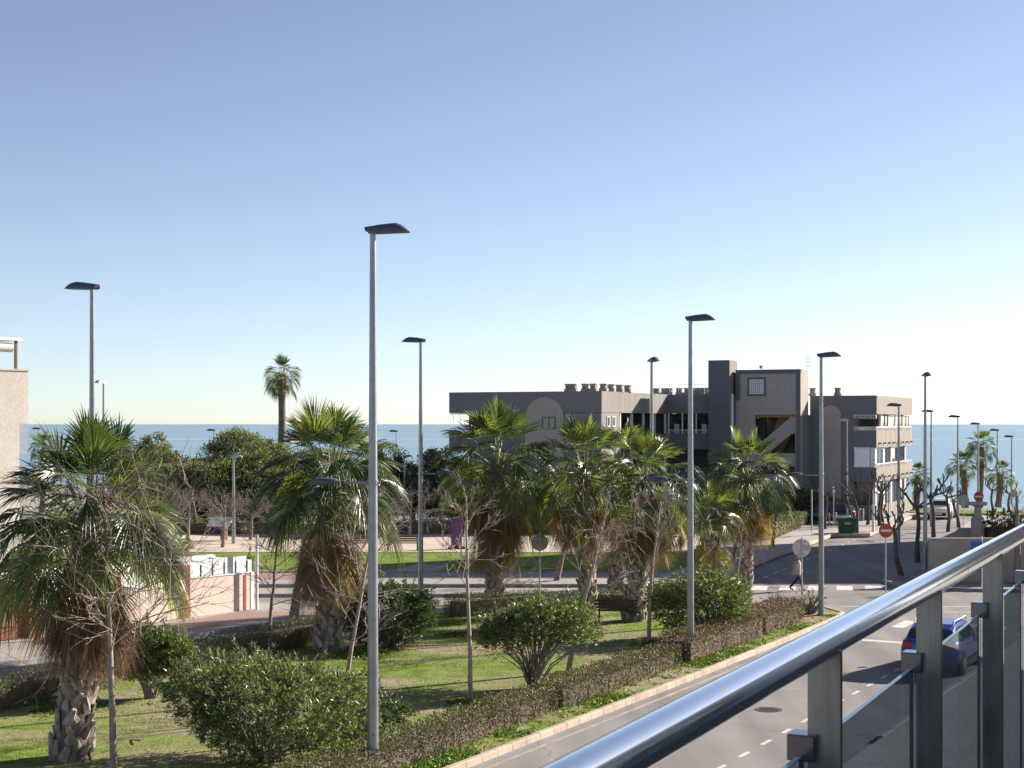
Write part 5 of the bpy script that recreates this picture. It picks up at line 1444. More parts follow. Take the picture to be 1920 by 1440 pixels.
# ------------------------------------------------------------------ cars
MT['tyre'] = plain('tyre_rubber', (0.018, 0.017, 0.017), 0.85)
MT['rim'] = plain('wheel_rim', (0.35, 0.35, 0.36), 0.35, 0.7)
MT['car_blue'] = plain('blue_car_paint', (0.012, 0.035, 0.24), 0.28, 0.3, 0.5, 0.8, 0.03)
MT['car_navy'] = plain('navy_car_paint', (0.012, 0.020, 0.050), 0.28, 0.2, 0.5, 0.8, 0.03)
MT['car_white'] = plain('white_car_paint', (0.66, 0.64, 0.62), 0.3, 0.0, 0.5, 0.8, 0.03)
MT['tail'] = plain('tail_light', (0.42, 0.03, 0.02), 0.2)
MT['headlamp'] = plain('head_light', (0.7, 0.72, 0.75), 0.12, 0.2)
MT['plate'] = plain('number_plate', (0.65, 0.65, 0.62), 0.5)
def car(name, label, loc, az, L, W, Hh, paint, suv=0.0, group='parked cars', rails=False, hatch=True):
    root = empty(name, loc, R(90) - az); tag(root, label, 'car', group)
    hw = W / 2; b = 0.12 * suv; bz = 0.95 + b
    def ring(x, zb, zt, h, ht):
        P = [(-h * 0.82, zb), (-h * 0.97, zb + 0.10), (-h, zb + 0.30), (-h * 0.985, (zb + zt) / 2 + 0.12), (-ht, zt - 0.04), (-ht * 0.9, zt)]
        P = P + [(-y, z) for y, z in P[::-1]]
        return [(x, y, z) for y, z in P]
    st = [(-L / 2, 0.42, 0.86 + b, hw * 0.84, hw * 0.78), (-L / 2 + 0.07, 0.32, 0.97 + b, hw * 0.93, hw * 0.86), (-L / 2 + 0.35, 0.25, 1.0 + b, hw * 0.99, hw * 0.90), (-L / 2 + 0.9, 0.22, 0.99 + b, hw, hw * 0.92),
          (0.0, 0.22, 0.95 + b, hw, hw * 0.93), (L / 2 - 1.25, 0.22, 0.93 + b, hw, hw * 0.92), (L / 2 - 0.9, 0.22, 0.90 + b, hw * 0.99, hw * 0.86), (L / 2 - 0.35, 0.25, 0.80 + b, hw * 0.96, hw * 0.8), (L / 2 - 0.08, 0.30, 0.70 + b, hw * 0.86, hw * 0.7), (L / 2, 0.38, 0.60 + b, hw * 0.74, hw * 0.62)]
    MB().loft([ring(*s_) for s_ in st]).build('body', MT[paint], root, smooth=True, bevel=0.0)
    # greenhouse stations: x, roof height, half width at belt, half width at roof
    gs = [(-L / 2 + 0.14, 1.02 + b, hw * 0.84, hw * 0.80), (-L / 2 + 0.42, Hh - 0.16, hw * 0.87, hw * 0.72), (-L / 2 + 0.75, Hh - 0.04, hw * 0.89, hw * 0.70), (-0.1, Hh, hw * 0.91, hw * 0.71), (0.42, Hh - 0.07, hw * 0.91, hw * 0.69), (0.72, Hh - 0.20, hw * 0.90, hw * 0.68), (L / 2 - 0.92, 0.93 + b, hw * 0.86, hw * 0.80)]
    rg = []
    for x, zt, wb, wt in gs:
        z0 = bz - 0.06
        rg.append([(x, -wb, z0), (x, -wt, max(zt - 0.05, z0 + 0.01)), (x, -wt * 0.82, max(zt, z0 + 0.02)), (x, wt * 0.82, max(zt, z0 + 0.02)), (x, wt, max(zt - 0.05, z0 + 0.01)), (x, wb, z0)])
    MB().loft(rg).build('cabin', MT[paint], root, smooth=False, bevel=0.02)
    def side_y(x, z):
        for (a, b_) in zip(gs[:-1], gs[1:]):
            if a[0] <= x <= b_[0]:
                f = (x - a[0]) / (b_[0] - a[0]); zt = a[1] + f * (b_[1] - a[1]); wb = a[2] + f * (b_[2] - a[2]); wt = a[3] + f * (b_[3] - a[3])
                z0 = bz - 0.06; g_ = (z - z0) / max(zt - 0.05 - z0, 0.05)
                return wb + (wt - wb) * g_
        return hw * 0.8
    rt = Hh - 0.14
    panes = [[(-L / 2 + 0.50, bz + 0.06), (-L / 2 + 0.72, rt - 0.02), (-L / 2 + 1.0, rt), (-L / 2 + 1.05, bz + 0.02)], [(-L / 2 + 1.10, bz + 0.02), (-L / 2 + 1.06, rt), (-0.12, rt + 0.02), (-0.10, bz)], [(-0.02, bz), (-0.04, rt + 0.02), (0.42, rt - 0.03), (0.98, bz + 0.02)]]
    for sgn in (-1, 1):
        for pn in panes:
            mb = MB(); vs = [(x, sgn * (side_y(x, z) + 0.012), z) for x, z in pn]
            mb.add(vs if sgn < 0 else vs[::-1], [(0, 1, 2, 3)]); mb.build('side_window', MT['darkglass'], root)
    x0, x1 = -L / 2 + 0.135, -L / 2 + 0.40
    MB().add([(x0 - 0.01, hw * 0.74, bz + 0.09), (x0 - 0.01, -hw * 0.74, bz + 0.09), (x1 - 0.025, -hw * 0.62, Hh - 0.20), (x1 - 0.025, hw * 0.62, Hh - 0.20)], [(0, 1, 2, 3)]).build('rear_window', MT['darkglass'], root)
    xa, xb = L / 2 - 0.99, 0.66
    MB().add([(xa + 0.03, -hw * 0.76, bz + 0.05), (xa + 0.03, hw * 0.76, bz + 0.05), (xb + 0.07, hw * 0.60, Hh - 0.18), (xb + 0.07, -hw * 0.60, Hh - 0.18)], [(0, 1, 2, 3)]).build('windscreen', MT['darkglass'], root)
    for sgn in (-1, 1):
        MB().obox((-L / 2 + 0.035, sgn * hw * 0.70, 0.82 + b), (0.12, 0.30, 0.17), 0).build('tail_light', MT['tail'], root, bevel=0.03)
        MB().obox((L / 2 - 0.13, sgn * hw * 0.66, 0.66 + b), (0.26, 0.34, 0.13), sgn * -0.35).build('headlight', MT['headlamp'], root, bevel=0.03)
        MB().obox((0.78, sgn * (hw * 0.98 + 0.07), bz + 0.10), (0.12, 0.20, 0.14)).build('mirror', MT[paint], root, bevel=0.03)
        MB().tube([(-0.55, sgn * (hw + 0.0), 0.78 + b), (-0.38, sgn * (hw + 0.0), 0.78 + b)], 0.018, 6).build('door_handle', MT[paint], root)
        MB().box(-L / 2 + 0.9, L / 2 - 0.95, sgn * hw * 0.96 - 0.035, sgn * hw * 0.96 + 0.035, 0.20, 0.34).build('sill', MT['black'], root)
        if rails: MB().tube([(-L / 2 + 0.7, sgn * hw * 0.66, Hh - 0.05), (-L / 2 + 0.8, sgn * hw * 0.66, Hh + 0.05), (0.3, sgn * hw * 0.66, Hh + 0.05), (0.42, sgn * hw * 0.66, Hh - 0.05)], 0.02, 6).build('roof_rail', MT['rim'], root)
    MB().box(-L / 2 - 0.03, -L / 2 + 0.16, -hw * 0.80, hw * 0.80, 0.30, 0.50).build('rear_bumper', MT['black'], root, bevel=0.03)
    MB().box(L / 2 - 0.16, L / 2 + 0.03, -hw * 0.60, hw * 0.60, 0.30, 0.56).build('grille', MT['black'], root, bevel=0.03)
    MB().box(-L / 2 - 0.012, -L / 2 + 0.02, -0.26, 0.26, 0.66, 0.77).build('number_plate', MT['plate'], root)
    MB().box(L / 2 + 0.03, L / 2 + 0.045, -0.26, 0.26, 0.40, 0.51).build('number_plate', MT['plate'], root)
    wr = 0.32 + 0.02 * suv
    tm = MB().lathe([(wr * 0.62, -0.10), (wr * 0.93, -0.11), (wr, -0.07), (wr, 0.07), (wr * 0.93, 0.11), (wr * 0.62, 0.10)], (0, 0, 0), 22, 'Y').mesh('wheel', MT['tyre'], False)
    rm = MB().lathe([(wr * 0.60, -0.085), (wr * 0.62, 0.0), (wr * 0.60, 0.085)], (0, 0, 0), 18, 'Y')
    rm = rm.mesh('rim', MT['rim'])
    for sx in (-L / 2 + 0.78, L / 2 - 0.80):
        for sgn in (-1, 1):
            MB().lathe([(wr + 0.06, -0.01), (wr + 0.06, 0.01)], (sx, sgn * hw * 0.995, wr), 20, 'Y').build('wheel_arch', MT['black'], root)
            o = inst('wheel', tm, root, (sx, sgn * (hw - 0.09), wr)); inst('rim', rm, o, (0, sgn * 0.03, 0))
    return root
car('parked_car', 'bright blue hatchback parked below the balcony, seen from behind', (13.33, 47.5, 0.0), R(28.3), 4.08, 1.78, 1.53, 'car_blue', 0.6, rails=True)
car('parked_car', 'dark navy hatchback parked sideways before the grey building', ((1550 - CX) / F * 112.0, 112.0, 0.262), R(-66), 4.35, 1.75, 1.5, 'car_navy', 0.0)
car('parked_car', 'white car facing us at the end of the sea street', ((1766 - CX) / F * 122.5, 122.5, 0.0), R(202), 4.2, 1.8, 1.6, 'car_white', 0.8)

# ------------------------------------------------------------------ person on the zebra crossing
def person():
    g = gp(1494, 1107.5)
    root = empty('person', (g.x, g.y, 0.005), R(-8)); tag(root, 'person in a beige coat and dark trousers walking across the zebra crossing', 'person')
    J = {'pel': ((0.0, 0, 0.86), 0.135), 'waist': ((0.01, 0, 1.0), 0.125), 'chest': ((0.03, 0, 1.20), 0.145), 'neck': ((0.055, 0, 1.36), 0.055), 'jaw': ((0.085, 0, 1.42), 0.062), 'head': ((0.085, 0, 1.50), 0.088), 'crown': ((0.075, 0, 1.56), 0.070),
         'hl': ((0.0, 0.09, 0.82), 0.095), 'kl': ((-0.03, 0.09, 0.46), 0.078), 'al': ((-0.30, 0.09, 0.13), 0.055), 'fl': ((-0.25, 0.09, 0.055), 0.04), 'tl': ((-0.14, 0.09, 0.03), 0.032),
         'hr': ((0.02, -0.09, 0.82), 0.095), 'kr': ((0.19, -0.09, 0.47), 0.078), 'ar': ((0.24, -0.09, 0.10), 0.055), 'fr': ((0.26, -0.09, 0.045), 0.04), 'tr': ((0.40, -0.09, 0.03), 0.032),
         'sl': ((0.03, 0.16, 1.28), 0.065), 'el': ((0.12, 0.20, 1.05), 0.046), 'wl': ((0.24, 0.17, 0.87), 0.033), 'pl': ((0.28, 0.16, 0.81), 0.032),
         'sr': ((0.03, -0.16, 1.28), 0.065), 'er': ((-0.04, -0.20, 1.04), 0.046), 'wr': ((-0.02, -0.19, 0.82), 0.033), 'pr': ((-0.01, -0.19, 0.75), 0.032)}
    E = [('pel', 'waist'), ('waist', 'chest'), ('chest', 'neck'), ('neck', 'jaw'), ('jaw', 'head'), ('head', 'crown'), ('pel', 'hl'), ('hl', 'kl'), ('kl', 'al'), ('al', 'fl'), ('fl', 'tl'), ('pel', 'hr'), ('hr', 'kr'), ('kr', 'ar'), ('ar', 'fr'), ('fr', 'tr'),
         ('chest', 'sl'), ('sl', 'el'), ('el', 'wl'), ('wl', 'pl'), ('chest', 'sr'), ('sr', 'er'), ('er', 'wr'), ('wr', 'pr')]
    keys = list(J)
    # fingers: short chains rooted in each palm
    for side in ('l', 'r'):
        p = Vector(J['p' + side][0]); w_ = Vector(J['w' + side][0]); d = (p - w_).normalized()
        for k, (dx, L_) in enumerate(((-0.030, 0.055), (-0.010, 0.070), (0.012, 0.066), (0.032, 0.050))):
            a = p + d * 0.03 + Vector((dx, 0, 0)); b_ = a + d * L_ + Vector((0.01, 0, 0))
            J[f'f{side}{k}'] = (tuple(a), 0.010); J[f'g{side}{k}'] = (tuple(b_), 0.008)
            keys += [f'f{side}{k}', f'g{side}{k}']; E += [('p' + side, f'f{side}{k}'), (f'f{side}{k}', f'g{side}{k}')]
        a = p + Vector((0.035, 0, 0.01)); J[f'h{side}'] = (tuple(a), 0.011); J[f'i{side}'] = (tuple(a + d * 0.04 + Vector((0.02, 0, 0))), 0.009)
        keys += [f'h{side}', f'i{side}']; E += [('p' + side, f'h{side}'), (f'h{side}', f'i{side}')]
    me = bpy.data.meshes.new('body')
    me.from_pydata([J[k][0] for k in keys], [(keys.index(a), keys.index(b_)) for a, b_ in E], [])
    o = inst('body', me, root)
    # trousers, shoes and skin told apart by height on the figure itself
    m, t, b_, out = nodes_of('figure')
    tc = t.nodes.new('ShaderNodeTexCoord'); sp = t.nodes.new('ShaderNodeSeparateXYZ'); t.links.new(tc.outputs['Object'], sp.inputs[0])
    mr = t.nodes.new('ShaderNodeMapRange'); mr.inputs[2].default_value = 1.6; t.links.new(sp.outputs[2], mr.inputs[0])
    t.links.new(ramp(t, [(0.0, (0.012, 0.012, 0.013)), (0.055, (0.022, 0.024, 0.034)), (0.82, (0.42, 0.24, 0.17))], mr.outputs[0], 'CONSTANT'), b_.inputs['Base Color'])
    b_.inputs['Roughness'].default_value = 0.8
    me.materials.append(m)
    o.modifiers.new('skin', 'SKIN'); 
    sv = me.skin_vertices[0].data
    for i, k in enumerate(keys):
        r_ = J[k][1]; sv[i].radius = (r_, r_); sv[i].use_root = (k == 'pel')
    ss = o.modifiers.new('sub', 'SUBSURF'); ss.levels = 2; ss.render_levels = 2
    MT['coat'] = surf('beige_coat', (0.42, 0.36, 0.30), (0.34, 0.29, 0.24), scale=8, fine=60, rough=0.95)
    cm = MB(); rings = []
    for z, hx, hy, cx in ((0.70, 0.235, 0.25, -0.02), (0.85, 0.205, 0.225, -0.005), (1.0, 0.175, 0.205, 0.01), (1.15, 0.165, 0.20, 0.025), (1.27, 0.145, 0.195, 0.03), (1.335, 0.105, 0.145, 0.04), (1.375, 0.072, 0.08, 0.055)):
        rings.append([(cx + hx * math.cos(a) * (1 + 0.04 * math.sin(5 * a + z * 6)), hy * math.sin(a), z + 0.01 * math.sin(3 * a)) for a in [2 * math.pi * k / 18 for k in range(18)]])
    cm.loft(rings)
    cm.tube([(0.03, 0.17, 1.27), (0.12, 0.215, 1.05), (0.235, 0.18, 0.885)], [0.085, 0.068, 0.06], 10)
    cm.tube([(0.03, -0.17, 1.27), (-0.04, -0.215, 1.04), (-0.02, -0.20, 0.845)], [0.085, 0.068, 0.06], 10)
    cm.build('coat', MT['coat'], root, smooth=True)
    MB().lathe([(0.078, 1.335), (0.085, 1.355), (0.082, 1.385), (0.066, 1.395)], (0.055, 0, 0), 14).build('scarf', MT['ink'], root, smooth=True)
    MT['hair'] = plain('grey_hair', (0.30, 0.27, 0.24), 0.8)
    hr = MB(); rings = []
    for z, r_ in ((1.44, 0.085), (1.48, 0.099), (1.53, 0.104), (1.58, 0.090), (1.615, 0.055), (1.63, 0.015)):
        rings.append([(0.062 + r_ * 0.98 * math.cos(a) * (0.86 if math.cos(a) > 0.2 and z < 1.57 else 1), r_ * 0.92 * math.sin(a), z) for a in [2 * math.pi * k / 16 for k in range(16)]])
    hr.loft(rings).build('hair', MT['hair'], root, smooth=True)
    MT['skin'] = plain('skin', (0.42, 0.24, 0.17), 0.6)
    MB().loft([[(0.165, -0.012, 1.475), (0.165, 0.012, 1.475), (0.165, 0, 1.50)], [(0.19, -0.01, 1.462), (0.19, 0.01, 1.462), (0.178, 0, 1.485)]]).build('nose', MT['skin'], root)
    for sgn in (-1, 1):
        MB().lathe([(0.010, 0), (0.010, 0.006)], (0.163, sgn * 0.032, 1.502), 8, 'X').build('eye', MT['ink'], root)
        MB().obox((0.075, sgn * 0.092, 1.495), (0.035, 0.016, 0.055)).build('ear', MT['skin'], root, bevel=0.006)
    MB().obox((0.158, 0, 1.438), (0.012, 0.045, 0.01)).build('mouth', MT['red_sign'], root)
person()

# ------------------------------------------------------------------ benches and park furniture
MT['slat'] = surf('dark_wood', (0.075, 0.055, 0.045), (0.05, 0.038, 0.032), scale=4, fine=40, rough=0.7)
def bench(label, loc, rz, Lb=1.8, key='slat', group='park benches'):
    root = empty('park_bench', loc, rz); tag(root, label, 'bench', group)
    sm = MB().box(-Lb / 2, Lb / 2, -0.045, 0.045, -0.018, 0.018).mesh('slat', MT[key])
    for k in range(4): inst('seat_slat', sm, root, (0, -0.16 + 0.11 * k, 0.44))
    for k in range(3): inst('backrest_slat', sm, root, (0, 0.26 + 0.03 * k, 0.58 + 0.125 * k), (R(80), 0, 0))
    for sx in (-1, 1):
        MB().tube([(sx * Lb * 0.38, -0.2, 0), (sx * Lb * 0.38, -0.17, 0.42), (sx * Lb * 0.38, 0.18, 0.42), (sx * Lb * 0.38, 0.34, 0.88)], 0.03, 6).build('leg', MT['black'], root)
        MB().tube([(sx * Lb * 0.38, 0.30, 0), (sx * Lb * 0.38, 0.18, 0.42)], 0.03, 6).build('leg', MT['black'], root)
    return root
bench('dark slatted bench between the palm trunks on the lawn', gp(1154, 1166, 0.12), R(180), 1.6)
bench('dark slatted bench at the sunny edge of the square, behind the tallest lamp', (-6.3, 88.8, 0.2), R(180), 2.2)
bench('second dark bench of the square, left of the purple board', (-9.0, 88.8, 0.2), R(180), 2.0)
bench('dark bench under the bare trees at the left', gp(366, 985, 0.2), R(180), 1.7)
root = empty('information_board', (-18.4, 97.0, 0.2), R(-10)); tag(root, 'tilted pale information board on a brown stand in the park', 'board')
MB().obox((0, 0, 1.15), (1.5, 0.9, 0.06), 0, Matrix.Rotation(R(35), 3, 'X')).build('panel', MT['white'], root, bevel=0.01)
MT['corten'] = surf('rusty_steel', (0.22, 0.11, 0.08), (0.15, 0.08, 0.06), scale=4)
MB().box(0.05, 0.45, -0.1, 0.1, 0, 1.1).build('stand', MT['corten'], root)
c = at(857, 1004, 90.0)
root = empty('display_board', (c.x, 90.0, 0.2), R(-6)); tag(root, 'tall purple display board on a dark foot at the edge of the square', 'board')
MT['purple'] = surf('purple_print', (0.16, 0.045, 0.20), (0.07, 0.05, 0.13), (0.28, 0.07, 0.24), scale=4.0, fine=14, rough=0.5, bump=0)
MB().box(-0.36, 0.30, -0.05, 0.05, 0.12, 1.78).build('panel', MT['purple'], root, bevel=0.02)
MB().box(-0.5, 0.5, -0.28, 0.28, 0.0, 0.12).build('foot', MT['black'], root, bevel=0.02)
MT['skyblue'] = plain('pale_blue_tube', (0.42, 0.55, 0.66), 0.4)
MB().tube([(0.42, 0, 0.1), (0.43, 0, 0.8), (0.50, 0, 1.6)], 0.045, 10).build('blue_tube', MT['skyblue'], root, smooth=True)
root = empty('stone_pillar', (-9.75, 88.2, 0.2)); tag(root, 'square beige pillar at the edge of the sandy square', 'pillar')
MB().box(-0.2, 0.2, -0.2, 0.2, -0.05, 1.0).build('shaft', MT['sand'], root, bevel=0.02)
MB().box(-0.24, 0.24, -0.24, 0.24, 1.0, 1.06).build('cap', MT['sand'], root)

# ------------------------------------------------------------------ villa on the left
MT['villa'] = surf('villa_render', (0.54, 0.485, 0.42), (0.50, 0.45, 0.39), (0.46, 0.415, 0.365), scale=0.7, fine=22, rough=0.95, stretch=(1, 1, 0.3))
MT['pink'] = surf('salmon_render', (0.66, 0.54, 0.46), (0.62, 0.50, 0.425), (0.57, 0.46, 0.395), scale=1.6, fine=22, rough=0.95)
MT['redbrick'] = surf('terracotta_cladding', (0.30, 0.105, 0.07), (0.23, 0.08, 0.055), scale=3, fine=25, rough=0.9)
MT['frost'] = plain('frosted_glass', (0.72, 0.77, 0.76), 0.35)
MT['smoke'] = plain('smoked_glass', (0.30, 0.32, 0.37), 0.2)
fdir = math.atan2(-0.799, -0.601)
vl = empty('villa', (-20.75, 66.0, 0.12), fdir); tag(vl, 'beige villa with roof pergola at the left edge', 'house')
MB().box(0.0, 16, -9, 0, 7.42, 9.65).build('upper_wall', MT['villa'], vl)
MB().box(0.45, 16, -9, -0.0, 0.0, 7.42).build('wall', MT['villa'], vl)
MB().box(0.02, 0.44, -0.06, -0.02, 6.1, 7.40).build('balcony_screen', MT['smoke'], vl)
MB().box(-0.02, 16.05, -9.05, 0.05, 9.65, 9.73).build('coping', MT['villa'], vl)
pg = MB(); pg.box(0.10, 7, -3.2, -0.25, 10.95, 11.07)
pg.build('pergola_beam', MT['white'], vl)
for x in (0.3, 3.5, 6.8): MB().box(x, x + 0.10, -0.45, -0.35, 9.73, 10.95).build('pergola_post', MT['corten'], vl)
MB().tube([(0.5, -0.5, 10.65), (6.6, -0.5, 10.65)], 0.2, 12).build('rolled_awning', MT['curtain'], vl, smooth=True)
fw = empty('garden_wall', (-10.3, 61.3, 0.12), fdir); tag(fw, 'salmon garden wall with frosted glass panels and terracotta pillars', 'wall')
MB().box(0.0, 3.30, -0.22, 0, -0.1, 1.47).build('wall', MT['pink'], fw)
MB().box(-0.02, 0.16, -0.24, 0.02, -0.1, 1.50).build('end_pier', MT['white'], fw)
MB().box(0.4, 0.55, 0.005, 0.012, 0.0, 1.40).build('drain_pipe', MT['redbrick'], fw)
MB().box(0.16, 3.30, -0.25, 0.03, 1.47, 1.51).build('coping', MT['white'], fw)
pm = MB().box(0.02, 0.56, -0.012, 0.012, 0.0, 0.62).mesh('glass_panel', MT['frost'])
pp = MB().box(-0.02, 0.02, -0.03, 0.03, 0.0, 0.45).mesh('panel_post', MT['black'])
for k in range(5):
    inst('glass_panel', pm, fw, (0.28 + k * 0.60, -0.11, 1.53)); inst('panel_post', pp, fw, (0.26 + k * 0.60, -0.11, 1.51))
inst('panel_post', pp, fw, (0.26 + 5 * 0.60, -0.11, 1.51))
for x in (3.32, 6.6, 10.1, 12.6):
    MB().box(x, x + 0.45, -0.3, 0.05, -0.1, 2.0).build('pillar', MT['redbrick'], fw, bevel=0.01)
MB().box(3.77, 6.6, -0.22, 0, -0.1, 1.30).build('wall', MT['pink'], fw)
MB().box(7.05, 10.1, -0.22, 0, -0.1, 1.30).build('wall', MT['pink'], fw)
MB().box(13.05, 20, -0.22, 0, -0.1, 1.5).build('wall', MT['pink'], fw)
for k in range(10): MB().box(10.57 + k * 0.2, 10.74 + k * 0.2, -0.14, -0.10, 0.05, 1.85).build('gate_board', MT['redbrick'], fw)
for k in range(5): inst('glass_panel', pm, fw, (3.82 + k * 0.60, -0.11, 1.33)); 
for k in range(5): inst('glass_panel', pm, fw, (7.1 + k * 0.60, -0.11, 1.33))
iw = MB().box(-0.15, 18, -2.6, -2.4, -0.1, 2.05).build('terrace_wall', MT['white'], fw)
MB().box(-0.1, 0.12, -2.4, -0.22, -0.1, 1.95).build('side_wall', MT['white'], fw)
wp = MB().tube([(0, 0, -0.1), (0, 0, 3.0)], 0.06, 10).build('white_post', MT['white'], None, smooth=True, loc=(-10.12, 61.0, 0.12))
tag(wp, 'slim white post at the end of the salmon garden wall', 'post')

# ------------------------------------------------------------------ corner walls and planting on the right
cw_ = empty('concrete_wall', (19.45, 71.7, 0.13)); tag(cw_, 'pale concrete garden wall with a rusty stain on the corner', 'wall')
MT['stained'] = surf('stained_concrete', (0.40, 0.365, 0.32), (0.34, 0.31, 0.275), (0.33, 0.245, 0.165), scale=1.1, fine=20, rough=0.95)
for k in range(5):
    MB().box(0.012 + k * 2.4, 2.388 + k * 2.4, 0, 0.25, -0.2, 1.97).build('wall_panel', MT['stained'], cw_, bevel=0.006)
MB().box(-0.04, 12.04, -0.04, 0.29, 1.97, 2.05).build('coping', MT['concrete'], cw_)
sd = MB(); 
q = [Vector((0.0, 0.25)), Vector((TX * 22, 0.25 + TY * 22))]
sd.prism([(0.0, 0.26), (0.25, 0.26), (0.25 + TX * 22, 0.25 + TY * 22), (TX * 22, 0.25 + TY * 22)], -0.2, 1.2)
sd.build('side_wall', MT['concrete'], cw_)
rw = empty('ramp_wall', (22.2, 79.5, 0.13), R(-20)); tag(rw, 'stepped grey concrete ramp wall left of the tall pillar', 'wall')
MB().extrude([(-0.6, -0.2), (2.2, -0.2), (2.2, 1.95), (0.9, 1.95), (0.7, 1.75), (0.1, 1.45), (-0.6, 1.30)], (0, 0, 0), (1, 0, 0), (0, 0, 1), (0, 1, 0), 0.25).build('wall', MT['concrete'], rw)
MB().extrude([(-0.65, 1.30), (0.1, 1.45), (0.7, 1.75), (0.9, 1.95), (2.25, 1.95), (2.25, 2.02), (0.86, 2.02), (0.66, 1.82), (0.06, 1.52), (-0.65, 1.37)], (0, -0.04, 0), (1, 0, 0), (0, 0, 1), (0, 1, 0), 0.33).build('coping', MT['concrete'], rw)
c = at(1831, 990, 78.0)
pc = empty('concrete_pillar', (c.x, 78.0, 0.13), R(-12)); tag(pc, 'tall concrete pillar carrying a flat planter bowl', 'pillar')
MB().box(-0.26, 0.26, -0.26, 0.26, -0.2, 2.55).build('shaft', MT['concrete'], pc, bevel=0.02)
MB().lathe([(0.34, 2.55), (0.30, 2.62), (0.19, 2.70), (0.17, 3.15), (0.20, 3.2)], (0.06, 0, 0), 20).build('neck', MT['concrete'], pc, smooth=False)
MB().lathe([(0.20, 3.2), (0.45, 3.26), (0.48, 3.30), (0.48, 3.40), (0.42, 3.42)], (0.06, 0, 0), 20).build('bowl', MT['concrete'], pc)
fs = empty('screen_fence', (c.x + 0.35, 78.2, 0.13)); tag(fs, 'dark green mesh fence right of the concrete pillar', 'fence')
MT['mesh_green'] = surf('green_screen', (0.016, 0.035, 0.036), (0.011, 0.025, 0.027), scale=6, fine=30, rough=0.8)
MB().box(0, 5.5, 0, 0.06, 0.2, 2.15).build('screen', MT['mesh_green'], fs)
for k in range(4): MB().tube([(0.05 + k * 1.8, -0.04, -0.1), (0.05 + k * 1.8, -0.04, 2.25)], 0.03, 8).build('post', MT['galv'], fs)
shrub('olive green bush growing over the screen fence', (c.x + 1.6, 80.0, 1.0), 2.6, 2.0, 91, 380, 'hedge_green', (0.12, 0.05), 10, 0.1, 'bushes behind the corner wall', 'bush', 0.6)
bare_tree('brown pruned shrub with bristling stems at the right edge', (24.9, 76.5, 0.1), (25.1, 76.5, 2.7), 92, 0.35, 1.9, 22, 0.10, 'bark_dark', 2, 'bushes behind the corner wall', name='pruned_shrub', twig=0.04, cat='bush')
shrub('dry reddish shrub below the bristling stems at the right edge', (24.6, 76.0, 0.9), 2.6, 1.9, 93, 420, 'hedge_red', (0.09, 0.04), 30, 0.1, 'bushes behind the corner wall', 'dry_shrub')
bare_tree('brown trunk right behind the last balcony post', (23.35, 71.0, 0.12), (23.3, 71.0, 4.2), 94, 0.8, 0.9, 6, 0.20, 'bark_grey', 2, 'bushes behind the corner wall')
gw_ = empty('front_garden_wall', (12.6, 33.9, 0.12), math.atan2(UY, UX)); tag(gw_, 'low rendered garden wall along the pavement below the balcony', 'wall')
MB().box(-14, 22, -0.2, 0, -0.1, 0.55).build('wall', MT['concrete'], gw_)
MB().box(-14, 22, -0.24, 0.04, 0.55, 0.62).build('coping', MT['kerb_grey'], gw_)
hedge('dark hedge behind the low garden wall below the balcony', [(13.3, 33.2), (22.2, 50.0)], 0.9, 0.8, 380, 12, 'evergreen', 0.09, 0.1, 'garden hedges', twigs=False)

# ------------------------------------------------------------------ balcony with glass balustrade (foreground)
MT['chrome'] = plain('polished_steel', (0.80, 0.81, 0.83), 0.10, 1.0, 0.5, 0, 0.02)
def brushed():
    m, t, b, o = nodes_of('brushed_steel')
    p = wpos(t, (60, 60, 3))
    n = tnoise(t, 1.0, 4, 0.6, p)
    big = tnoise(t, 5.0, 4, 0.6, wpos(t))
    c = mixc(t, ramp(t, [(0.3, (0.22, 0.205, 0.19)), (0.7, (0.31, 0.29, 0.27))], n), ramp(t, [(0.35, (0.75, 0.72, 0.70)), (0.65, (1.1, 1.08, 1.05))], big), 0.8, 'MULTIPLY')
    t.links.new(c, b.inputs['Base Color']); b.inputs['Metallic'].default_value = 0.9
    rr = t.nodes.new('ShaderNodeMapRange'); rr.inputs[3].default_value = 0.22; rr.inputs[4].default_value = 0.42
    t.links.new(big, rr.inputs[0]); t.links.new(rr.outputs[0], b.inputs['Roughness'])
    return m
MT['brushed'] = brushed()
MT['clampm'] = plain('dark_clamp_metal', (0.16, 0.16, 0.165), 0.16, 0.9, 0.5, 0, 0.05)
def tinted():
    m, t, b, o = nodes_of('tinted_glass')
    tr = t.nodes.new('ShaderNodeBsdfTransparent'); tr.inputs[0].default_value = (0.44, 0.495, 0.545, 1)
    gl = t.nodes.new('ShaderNodeBsdfGlossy'); gl.inputs['Roughness'].default_value = 0.012; gl.inputs[0].default_value = (0.9, 0.93, 0.95, 1)
    fr = t.nodes.new('ShaderNodeFresnel'); fr.inputs[0].default_value = 1.45
    ms = t.nodes.new('ShaderNodeMixShader')
    ge = t.nodes.new('ShaderNodeNewGeometry'); mu = t.nodes.new('ShaderNodeMath'); mu.operation = 'MULTIPLY_ADD'   # the far face of the pane only lets light out
    iv = t.nodes.new('ShaderNodeMath'); iv.operation = 'SUBTRACT'; iv.inputs[0].default_value = 1.0; t.links.new(ge.outputs['Backfacing'], iv.inputs[1])
    t.links.new(fr.outputs[0], mu.inputs[0]); t.links.new(iv.outputs[0], mu.inputs[1]); mu.inputs[2].default_value = 0.0
    t.links.new(mu.outputs[0], ms.inputs[0]); t.links.new(tr.outputs[0], ms.inputs[1]); t.links.new(gl.outputs[0], ms.inputs[2]); t.links.new(ms.outputs[0], o.inputs[0])
    return m
MT['tinted'] = tinted()
MT['glass_edge'] = plain('polished_glass_edge', (0.62, 0.72, 0.72), 0.15)
RD = math.atan2(0.908, 0.418)
